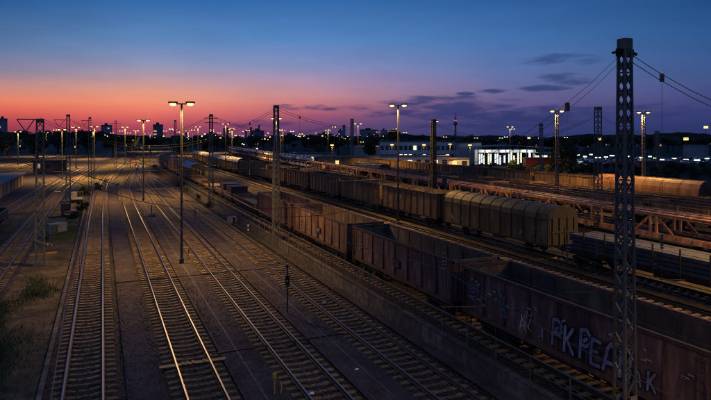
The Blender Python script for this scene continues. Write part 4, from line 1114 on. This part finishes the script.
# debris group at the left
t = thing('equipment_cabinet', 'pale white cabinet lying among debris left of the main line', 'cabinet', (-4.6, 74.5, -.3), .35)
MB().box(-.9, .9, -.5, .5, .05, 1.05).build('body', 'offwhite', t); MB().box(-.85, -.05, -.53, -.505, .12, 1.0).build('door', 'galv', t); MB().box(.05, .85, -.53, -.505, .12, 1.0).build('door', 'offwhite', t); MB().box(-.95, .95, -.55, .55, 1.05, 1.1).build('lid', 'offwhite', t)
tag(MB().beam((-1.1, 0, .08), (1.1, .2, .14), .16).build('timber_beam', 'yellow', loc=(-4.9, 61, -.3)), 'yellowish beam lying on the soil left of the main line', 'beam')
def trolley(u, v, label, m='rust'):
    t = thing('track_trolley', label, 'trolley', (u, v, -.3), .2)
    MB().box(-.9, .9, -1.2, 1.2, .55, .75).build('deck', m, t); MB().box(-.9, .1, -.3, 1.1, .75, 1.7).build('engine_box', m, t)
    for x in (-.8, .8):
        for y in (-.8, .8): MB().tube((x - .05, y, .3), (x + .05, y, .3), .3, n=12).build('wheel', 'black', t)
    for x in (-.8, .8): MB().beam((x, -1.1, .75), (x, -1.1, 1.9), .06).build('post', m, t)
    MB().beam((-.8, -1.1, 1.9), (.8, -1.1, 1.9), .06).build('handrail', m, t)
trolley(-4.1, 90, 'small rusty track trolley standing behind the pale cabinet')
trolley(-3.9, 108, 'second small trolley further behind the pale cabinet', 'offwhite')
for i, (u, v, r_) in enumerate(((-4.0, 83, .3), (-5.0, 80, 1.2), (-3.5, 79, .8), (-5.2, 67, 2.0))):
    tag(MB().beam((-1.6, 0, .1), (1.6, 0, .1), .18).beam((-1.5, .3, .12), (1.5, .5, .3), .15).build('spare_sleepers', 'wood_sleeper', loc=(u, v, -.3)), 'pair of old sleepers dumped %s' % ('behind the pale cabinet', 'left of the pale cabinet', 'right of the pale cabinet', 'between cabinet and yellowish beam')[i], 'old sleepers').rotation_euler[2] = r_
tag(MB().beam((0, 0, 0), (.25, 1.4, .5), .035).build('loose_rod', 'offwhite', loc=(-5.5, 27.0, -.3)), 'pale rod sticking out of the grass at the lower left', 'rod')
# litter
for i, (u, v, mk) in enumerate(((7.9, 23.4, 'white'), (13.0, 36, 'white'), (10.6, 25, 'white'), (31.4, 53, 'yellow'), (12.2, 60, 'offwhite'))):
    tag(MB().add([(-.12, -.08, .03), (.1, -.1, .0), (.14, .06, .04), (-.02, .1, .01), (0, 0, .08)], [(0, 1, 4), (1, 2, 4), (2, 3, 4), (3, 0, 4)]).build('litter', mk, loc=(u, v, -.14 if i < 3 else (.47 if i == 3 else -.1))), ('scrap of white litter between the rails at the bottom', 'scrap of litter in the rightmost foreground track', 'scrap of litter on the right path at the bottom', 'yellow scrap on the path beside the lit sleepers', 'pale scrap behind the slim boxed post')[i], 'litter')
# red signals in the throat
def red_signal(u, v, label, h=3.0):
    t = thing('shunting_signal', label, 'signal', (u, v, -.25), CX)
    MB().tube((0, 0, 0), (0, 0, h), .08, n=8).build('post', 'pole', t); MB().box(-.35, .35, -.2, .2, h - .9, h + .1).build('signal_board', 'red2', t)
    for x in (-.18, .18): MB().tube((x, -.21, h - .35), (x, -.26, h - .35), .14, n=10).build('signal_light', 'red_light', t)
red_signal(9.0, 225, 'red lit shunting signal in the middle of the track throat'); red_signal(10.4, 215, 'second red shunting signal right of the first in the throat', 2.0)
p = at(158, 260); red_signal(p.x, p.y, 'distant red signal right of the throat by the dark wagons')
p = at(133, 330); red_signal(p.x, p.y, 'distant small red signal left of the throat')
p = at(146, 200); t = thing('track_worker_cart', 'dark low cart standing between tracks beyond the throat', 'cart', (p.x + 3, p.y + 3, -.25)); MB().box(-.7, .7, -1, 1, .4, 1.2).build('body', 'black', t); MB().tube((-.7, 0, .3), (.7, 0, .3), .3, n=12).build('wheels', 'rust_dark', t)
# locomotive with three head lights
p = at(257, 330); p.z = .3
t = thing('locomotive', 'locomotive facing the camera with three warm headlights lit', 'locomotive', p, -.02)
m = MB().box(-1.5, 1.5, 0, 14, 1.2, 3.6).box(-1.5, 1.5, 4, 7, 3.6, 4.3); m.build('body', 'red2', t); MB().box(-1.1, 1.1, -.06, -.02, 2.5, 3.4).build('windscreen', 'glass', t); MB().box(-1.45, 1.45, 0, 14, .7, 1.2).build('frame', 'black', t)
for y in (3, 11): ob('bogie', BOGIE, t, (0, y, 0))
for x, z in ((-.95, 1.6), (.95, 1.6), (0, 3.75)): MB().tube((x, -.15, z), (x, -.05, z), .3, n=12).build('headlight', 'head_light', t)

# ------------------------------------------------------------------ buildings
def bldg(name, label, x, D, w, d, h, wall='cream', rf='roof', rows=0, cols=0, lit=(), rz=None, z=0.0, ww=1.3, wh=1.4, group=None, litm='lit_window', roofh=.35, zr0=1.2, zstep=3.2, cat='building'):
    """front-left foot at photo column x, depth D; front faces the camera; local x right, y away"""
    p = at(x, D, z); t = thing(name, label, cat, p, CX if rz is None else rz, group)
    MB().box(0, w, 0, d, 0, h).build('wall', wall, t)
    MB().box(-.3, w + .3, -.3, d + .3, h, h + roofh).build('roof', rf, t)
    if cols:
        sp = w / cols
        for r_ in range(rows):
            for c_ in range(cols):
                x0 = sp * (c_ + .5) - ww / 2; z0 = zr0 + r_ * zstep; mk = 'glass'
                if (r_, c_) in lit: mk = litm
                f = MB().box(x0 - .08, x0 + ww + .08, -.07, -.01, z0 - .08, z0 + wh + .08).build('window', 'offwhite', t)
                MB().box(x0, x0 + ww / 2 - .03, -.10, -.072, z0, z0 + wh).box(x0 + ww / 2 + .03, x0 + ww, -.10, -.072, z0, z0 + wh).build('pane', mk, f)
    return t
# two storey office
t = bldg('office_building', 'two storey pale office building with a flat dark roof and lit windows', 380, 235, 31, 12, 8.6, 'cream', 'roof', 2, 17, {(0, 4), (0, 5), (0, 6), (0, 9), (0, 14), (1, 7)}, zr0=1.9, zstep=3.4, ww=1.1, wh=1.7)
MB().box(8, 11, 3, 6, 8.95, 10.2).box(20, 22, 4, 6, 8.95, 9.8).build('roof_box', 'roof', t)
bldg('office_wing', 'grey blank end block joining the office to the glass hall', 459, 228, 8.5, 12, 8.2, 'greywall', 'roof', 0, 0, z=0)
t = bldg('platform_shed', 'long low cream shed with lit doorways in front of the office', 371, 200, 26, 5, 3.6, 'cream', 'paleroof', 1, 9, {(0, 4), (0, 7)}, zr0=.4, ww=1.4, wh=2.1, litm='lit_warm', z=.3)
t = bldg('brick_shed', 'small low shed with one red lit sign between office and grey block', 440, 205, 10, 5, 2.6, 'cream', 'paleroof', 1, 3, {(0, 1)}, zr0=.5, ww=1.6, wh=1.4, litm='lit_warm', z=.3)
MB().box(2, 4.6, -.2, -.05, 2.0, 2.5).build('sign', 'red2', t)
bldg('warehouse', 'blue grey windowless warehouse left of the office building', 350, 262, 14, 16, 6.0, 'greywall', 'paleroof', 0, 0)
t = bldg('goods_shed', 'low goods shed with a row of warm lit windows above the loaded carriers', 288, 215, 17, 8, 4.0, 'cream', 'roof', 1, 9, {(0, 1), (0, 2), (0, 3), (0, 4)}, zr0=1.4, ww=1.2, wh=1.6, litm='lit_warm', z=.3)
bldg('goods_platform', 'long low pale roofed platform shed with an orange lit front', 318, 196, 20, 6, 3.4, 'wood', 'paleroof', 1, 8, {(0, 2), (0, 5)}, zr0=.8, ww=1.1, wh=1.6, litm='lit_warm', z=.3)
# glass hall
p = at(478, 215, .2); t = thing('glass_hall', 'brightly lit glass fronted hall with dark columns and a curved overhanging roof', 'building', p, CX)
W_ = 22.5; 
for k in range(10):
    MB().box(k * W_ / 9 - .14, k * W_ / 9 + .14, -.25, .05, 0, 5.7).build('column', 'black', t)
for k in range(9):
    for r_ in range(2):
        f = MB().box(k * W_ / 9 + .2, (k + 1) * W_ / 9 - .2, .1, .16, .2 + r_ * 2.3, 2.35 + r_ * 2.3).build('window', 'glass', t)
m = MB().box(0, W_, 6, 6.2, 0, 5.5); m.build('back_wall', 'cream', t)
lw = random.Random(4)
for k in range(27):
    x0 = .3 + k * (W_ - .6) / 27
    if lw.random() < .93: MB().box(x0, x0 + lw.uniform(.55, .8), .02, .08, lw.choice([.3, .5, .9]), lw.choice([3.6, 4.2, 4.6])).build('lit_pane', lw.choice(['lit_white', 'lit_white', 'lit_white', 'lit_white', 'glass', 'lit_window', 'glass', 'car_blue']), t)
m = MB(); n = 10
for k in range(n):
    x0 = -3 + k * 31 / n; x1 = -3 + (k + 1) * 31 / n
    f = lambda x: 5.9 + 1.1 * math.sin(math.pi * min(1, max(0, (x + 3) / 31)) ** .8)
    m.add([(x0, -3.5, f(x0)), (x1, -3.5, f(x1)), (x1, 9, f(x1)), (x0, 9, f(x0)), (x0, -3.5, f(x0) + .3), (x1, -3.5, f(x1) + .3), (x1, 9, f(x1) + .3), (x0, 9, f(x0) + .3)], [(3, 2, 1, 0), (4, 5, 6, 7), (0, 1, 5, 4), (2, 3, 7, 6)] + ([(1, 2, 6, 5)] if k == n - 1 else []) + ([(3, 0, 4, 7)] if k == 0 else []))
m.build('roof', 'paleroof', t)
MB().box(W_ + .2, W_ + 10, 2, 8, 0, 4.6).build('side_wing', 'greywall', t)
for k in range(3): MB().box(W_ + 1 + k * 3, W_ + 3 + k * 3, 1.9, 1.98, 1.4, 3.6).build('lit_pane', 'lit_white', t)
for k in range(3):
    l = bpy.data.lights.new('ceiling_lamp', 'POINT'); l.energy = 450; l.color = (.95, 1, .92); l.shadow_soft_size = .4
    lo = bpy.data.objects.new('ceiling_lamp', l); C.objects.link(lo); lo.parent = t; lo.location = (4 + k * 7.5, 3.0, 5.0)
# left shed beside the siding
t = thing('loading_shed', 'long low flat roofed wooden shed with pale doors at the left edge', 'shed', (-16.2, 106, -.25))
MB().box(-16, 0, 0, 46, 0, 2.5).build('wall', 'wood', t); MB().box(-16.4, .5, -.5, 46.5, 2.5, 2.72).build('roof', 'paleroof', t)
for k in range(9):
    d_ = MB().box(.02, .09, 1.2 + k * 5, 4.6 + k * 5, .1, 2.15).build('door', 'wood', t)
for k in range(7):
    MB().box(-15.4 + k * 2.2, -13.6 + k * 2.2, -.09, -.02, .2, 2.2).build('board_panel', 'wood', t)
bldg('hut', 'dark pitched hut behind the long wooden shed', 33, 175, 6, 8, 3.2, 'rust_dark', 'roof', 1, 2, {(0, 0)}, litm='lit_dim')

# right hand car park beyond the verge
for i in range(56):
    x = 556 + i * 3.1 + random.uniform(-.6, .6); D = random.choice([232, 245, 262, 285])
    mk = random.choices(['car_white', 'car_red', 'car_dark', 'car_silver', 'car_blue'], [3, 4, 3, 3, 1])[0]
    adj = {'car_white': 'white', 'car_silver': 'silver', 'car_blue': 'blue', 'car_dark': 'black', 'car_red': 'red'}[mk]
    car(mk, at(x, D, -.3), CX + math.pi / 2 + random.uniform(-.05, .05), '%s car in the lamp lit car park, %s row, %s' % (adj, {232: 'front', 245: 'second', 262: 'third', 285: 'rear'}[D], where(x)), '%s cars in the right hand car park' % adj, 'parked_car')
p = at(540, 222, -.325); g = MB(); g.add([(0, 0, 0), (80, -4, 0), (110, 90, 0), (0, 90, 0)], [(0, 1, 2, 3)]); struct(g.build('car_park', 'asphalt', loc=p)).rotation_euler = (0, 0, CX)
t = bldg('red_canopy', 'red trimmed low canopy right of the glass hall', 526, 205, 17, 4, 2.9, 'red2', 'red2', 0, 0, z=.1)
t = bldg('red_canopy', 'second red trimmed low shed in front of the car park', 640, 215, 12, 3, 1.7, 'red2', 'red2', 0, 0, z=-.3)
bldg('white_house', 'pale gabled house at the far right behind the car park', 692, 300, 8, 8, 6, 'greywall', 'paleroof', 0, 0)
def park_lamp(x, D, label, group, h=6.5, mk='lamp_white', w=1.1, z=-.3, hw=.45, power=0):
    t = thing('street_lamp', label, 'street lamp', at(x, D, z), CX, group)
    MB().tube((0, 0, 0), (0, 0, h), .07 * D / 200, n=6).build('pole', 'pole', t)
    hd = MB().box(-w, w, -.2, .2, h, h + .15).build('lamp_head', 'pole', t); MB().box(-w * .95, w * .95, -.26, .26, h - hw, h - .02).build('lamp_glass', mk, hd)
    if power:
        l = bpy.data.lights.new('lamp_light', 'SPOT'); l.energy = power; l.color = (.9, 1, .85) if mk == 'lamp_white' else SOD; l.spot_size = R(150); l.shadow_soft_size = .5
        lo = bpy.data.objects.new('lamp_light', l); C.objects.link(lo); lo.parent = t; lo.location = (0, 0, h - hw - .2)
k = 0
for x, y in ((546, 154.5), (577, 154.5), (585, 156), (591, 154), (598, 157), (612, 155), (619, 158), (630, 156), (641, 157), (650, 156), (662, 159), (674, 158), (686, 159), (697, 159.5), (707, 158), (563, 157), (606, 156.5), (655, 157.5)):
    D = 225 + (k * 37) % 60; h = CAMH - (y - 137) * D / F + .3
    park_lamp(x, D, 'white car park lamp on a short pole ' + where(x), 'white lamps of the car park', h, 'lamp_white', random.uniform(.6, 1.25), hw=.45, power=3000 if k % 2 == 0 else 0); k += 1
# pale round-headed lamps at the right
for x, y, D, lab in ((686, 137.5, 150, 'lamp post with a glowing column right of the large mast'), (706, 126, 170, 'tall lamp near the right picture edge'), (600, 138, 190, 'lamp behind the lattice mast'), (529, 137, 230, 'lamp above the right end of the glass hall')):
    park_lamp(x, D, lab, None, CAMH + (137 - y) * D / F + .3, 'lamp_far', .5, hw=.7)

for x, D, lab in ((332, 178, 'added lamp lighting the pale roofed goods platform'), (392, 186, 'added lamp lighting the long cream shed'), (424, 184, 'added lamp in front of the right end of the cream shed'), (450, 200, 'added lamp beside the small low shed'), (470, 180, 'added lamp before the grey blank end block')):  # these lamps are added to brighten the shed fronts
    park_lamp(x, D, lab, 'added lamps along the sheds', 8.5, 'lamp_far', .5, hw=.4, power=5000)
# ------------------------------------------------------------------ distant town
rr = random.Random(11)
def near_city(x0, x1, ytop, D, label, lit=6, wall='city'):
    w = (x1 - x0) * D / F; h = CAMH + (137 - ytop) * D / F
    rows = max(1, int(h / 4)); cols = max(2, int(w / 4)); L_ = {(rr.randrange(rows), rr.randrange(cols)) for _ in range(lit)}
    t = thing('city_building', label, 'building', at(x0, D, -.3), CX)
    MB().box(0, w, 0, w * .6, 0, h).build('wall', wall, t); MB().box(-.2, w + .2, -.2, w * .6 + .2, h, h + 1.0).build('roof', 'roof', t)
    MB().box(w * .3, w * .6, w * .2, w * .4, h + 1, h + 3.5).build('roof_hut', 'roof', t)
    sp = w / cols
    for r_, c_ in L_:
        MB().box(sp * c_ + .8, sp * c_ + sp - .8, -.25, -.02, 4 * r_ + 1.2, 4 * r_ + 3.2).build('window', 'lit_dim', t)
    return t
for a in ((-2, 5, 119, 700, 'tall dark block at the left picture edge', 5), (101, 110, 125.5, 800, 'dark tower block left of the first path lamps', 3), (153, 161.5, 125, 760, 'dark tower block right of the distant path lamp', 3), (251, 263, 131, 800, 'broad dark silo block left of the centre left mast', 2),
          (318, 332, 134, 900, 'low dark block among the factory chimneys', 3), (338, 343, 131, 900, 'narrow dark block among the factory chimneys', 3), (360, 378, 130, 950, 'wide dark block behind the blue grey warehouse', 4), (381, 387, 130.5, 900, 'dark block behind the office building', 3),
          (60, 68, 133, 750, 'low dark block behind the left lattice mast', 3), (205, 216, 134, 900, 'low block right of the cross arm mast', 4), (283, 296, 135, 900, 'low block right of the centre left mast', 4)):
    near_city(*a)
for i in range(70):
    x = -20 + i * 10.6 + rr.uniform(-4, 4); D = rr.uniform(420, 900); w = rr.uniform(9, 22); h = rr.uniform(5, 10.5)
    t = thing('town_house', '%s dark far house on the horizon %s' % ('narrow' if w < 14 else 'wide', where(x)), 'house', at(x, D, -.3), CX + rr.uniform(-.5, .5), 'far houses along the horizon')
    MB().box(0, w, 0, 9, 0, h * .7).build('wall', 'city', t); MB().prism([(0, h * .7), (4.5, h), (9, h * .7)], 0, w).build('roof', 'roof', t).rotation_euler = (0, 0, -math.pi / 2)
    t.children[1].location = (0, 9, 0)
    for k in range(rr.choice([0, 0, 0, 1, 1, 2])): MB().box(1 + k * 3, 2.4 + k * 3, -.12, -.02, 1.5, 3.2).build('window', 'lit_dim', t)
def chimney(x, ytop, D, label, w=3):
    h = CAMH + (137 - ytop) * D / F; t = thing('chimney', label, 'chimney', at(x, D, -.3), 0, None)
    MB().tube((0, 0, 0), (0, 0, h), w, w * .7, 10).build('shaft', 'city', t); MB().tube((0, 0, h - 2), (0, 0, h), w * .85, n=10).build('rim', 'roof', t)
for x, y, lab in ((224, 128, 'left one of a pair of distant chimneys'), (227.5, 127.5, 'right one of a pair of distant chimneys'), (246, 131, 'short chimney before the broad silo block'), (251, 127, 'thin chimney on the left of the broad silo block'), (259, 125, 'thin chimney above the broad silo block'), (344, 125, 'thick factory chimney left of the thin dark mast'), (337, 134, 'short factory chimney left of the thick one'), (369, 133, 'small chimney behind the warehouse'), (186, 132, 'short chimney right of the tall lamp post')):
    chimney(x, y, 850, lab, 2.6 if x == 344 else 1.7)
# television tower
D = 2600; t = thing('television_tower', 'slender television tower with two decks on the horizon behind the office', 'tower', at(455.5, D, 0))
hh = lambda y: CAMH + (137 - y) * D / F
MB().tube((0, 0, 0), (0, 0, hh(121)), 5, 3.2, 10).build('shaft', 'city', t); MB().tube((0, 0, hh(125.2)), (0, 0, hh(124.4)), 5, 10, 14).tube((0, 0, hh(124.4)), (0, 0, hh(123.0)), 10, 9, 14).tube((0, 0, hh(123)), (0, 0, hh(122.2)), 9, 4, 14).build('deck', 'city', t)
MB().tube((0, 0, hh(121)), (0, 0, hh(112)), 2.2, 1.0, 8).build('antenna', 'city', t); MB().tube((0, 0, hh(118.5)), (0, 0, hh(117.5)), 4.5, n=10).build('upper_deck', 'city', t)
MB().tube((0, 0, hh(120.8)), (0, 0, hh(120.4)), 3.6, n=8).build('beacon', 'red_light', t)
# wooded hills far off
def ridge(x0, x1, D, hfun, nm, n=160, dep=500):
    vs = []; fs = []
    for i in range(n + 1):
        x = x0 + (x1 - x0) * i / n; h = hfun(x) + rr.uniform(-1.6, 1.6)
        a = at(x, D, -1); b = at(x, D + 25, h); c = at(x, D + dep, h * .9); vs += [tuple(a), tuple(b), tuple(c)]
    for i in range(n):
        k = i * 3; fs += [(k, k + 3, k + 4, k + 1), (k + 1, k + 4, k + 5, k + 2)]
    me = bpy.data.meshes.new(nm); me.from_pydata(vs, [], fs); me.materials.append(M['verge']); return struct(ob(nm, me))
ridge(-700, 1500, 1500, lambda x: 12 + 4 * math.sin(x * .021) + 3 * math.sin(x * .067) + (3 if x > 480 else 0), 'hills', 420)
# distant tree line
for i in range(110):
    x = -25 + i * 7.0 + rr.uniform(-3, 3); D = rr.uniform(300, 620)
    if 300 < x < 480 and D < 330: D = 500
    h = CAMH + (137 - (131 if x < 110 else 136)) * D / F * rr.uniform(.2, 1.1)
    if x > 540: D = rr.uniform(330, 600); h = CAMH + rr.uniform(-1.5, .8)
    tree(x, D, h, '%s dark tree in the horizon tree line %s' % ('low' if h < 9 else 'tall', where(x)), 'dark trees along the horizon', w=1.35)
for x, D, h, lab in ((566, 185, 9.0, 'dark leafy tree right of the glass hall'), (573, 190, 8.0, 'second dark tree right of the glass hall'), (371, 240, 11, 'dark tree behind the left end of the office'), (397, 260, 13, 'tall dark tree behind the office roof'), (322, 230, 7.5, 'dark tree behind the goods shed'), (552, 200, 5.5, 'low dark tree by the slim lattice mast')):
    tree(x, D, h, lab, None)
for x, y, D, lab in ((125, 126.5, 230, 'lamp left of the tower blocks above the throat'), (76, 126.5, 205, 'lamp right of the lamp cluster on the left'), (93, 130, 290, 'lamp behind the square bracket mast'), (232, 128.5, 225, 'lamp between cross arm mast and centre left mast'), (283, 130, 300, 'lamp right of the centre left mast'), (188, 130.5, 320, 'lamp right of the tall lamp post, far off'), (212, 131, 380, 'lamp beyond the cross arm mast'), (18, 131, 230, 'lamp over the far left siding tracks'), (46, 132, 330, 'lamp beyond the far left siding tracks'), (328, 129.5, 300, 'lamp above the goods shed'), (396, 129, 270, 'lamp behind the striped lamp post'), (150, 132.5, 420, 'lamp at the far end of the throat')):
    p = at(x, D); lamp_post(p.x, p.y, CAMH + (137 - y) * D / F + .3, lab, rz=CX, power=34000, arm=1.0, r=.16, group='tall sodium yard lamps')
# far lamps
rr = random.Random(5)
far = [(55, 130), (125, 127), (73, 127), (112, 133), (121, 131), (129, 133), (137, 131), (165, 131), (171, 129), (175, 130), (178, 132), (193, 130), (212, 130), (219, 133), (232, 128.5), (231, 132), (248, 130.5), (281, 130), (292, 131.5), (301, 134), (327, 130), (334, 127), (327, 133), (371, 137), (377, 137), (362, 142), (395, 129), (405, 132.5), (445, 137), (476, 137.5), (501, 138), (506, 137), (513, 129), (540, 138), (476, 138), (566, 137.5),
       (48, 132), (160, 137), (188, 139), (262, 139), (275, 137), (310, 140), (322, 138), (345, 139), (105, 135), (145, 134), (150, 136), (183, 134), (205, 134), (240, 135), (268, 133), (288, 137), (316, 133), (339, 134), (355, 135), (243, 131.5)]
for i in range(150): far.append((rr.uniform(90, 400), 137 + abs(rr.gauss(0, 3.2)) - 1.5))
for i in range(40): far.append((rr.uniform(400, 711), 138 + abs(rr.gauss(0, 3))))
for i in range(24): far.append((rr.uniform(0, 90), 138 + abs(rr.gauss(0, 4))))
for i, (x, y) in enumerate(far):
    big = i < 36; D = rr.uniform(300, 420) if big else rr.uniform(400, 800)
    z = CAMH + (137 - y) * D / F
    if z < 3.0: D = 7 * F / max(y - 137, 5); z = 3.4
    q = 'lamp_far' if rr.random() < .8 else 'lamp_white'
    s = (.8 if big else rr.choice([.24, .3, .4, .55])) * D / 380
    t = thing('street_lamp', ('double headed lamp glowing on the horizon ' if big else '%s distant town light ' % ('greenish white' if q == 'lamp_white' else 'small orange')) + where(x), 'street lamp', at(x, D, -.3), CX, 'brighter distant lamps' if big else 'small lights of the distant town')
    h = z + .3; MB().tube((0, 0, 0), (0, 0, h), .09 * D / 300, n=5).build('pole', 'pole', t)
    if big:
        for sx in (-1, 1): MB().tube((sx * s, 0, h - .3 * s), (sx * s, 0, h + .3 * s), s * .62, s * .3, 8).build('lamp_head', q, t)
        MB().beam((-s, 0, h + .3 * s), (s, 0, h + .3 * s), .14 * s).build('cross_arm', 'pole', t)
    else: MB().tube((0, 0, h - .6 * s), (0, 0, h + .6 * s), s, s * .6, 6).build('lamp_head', q, t)
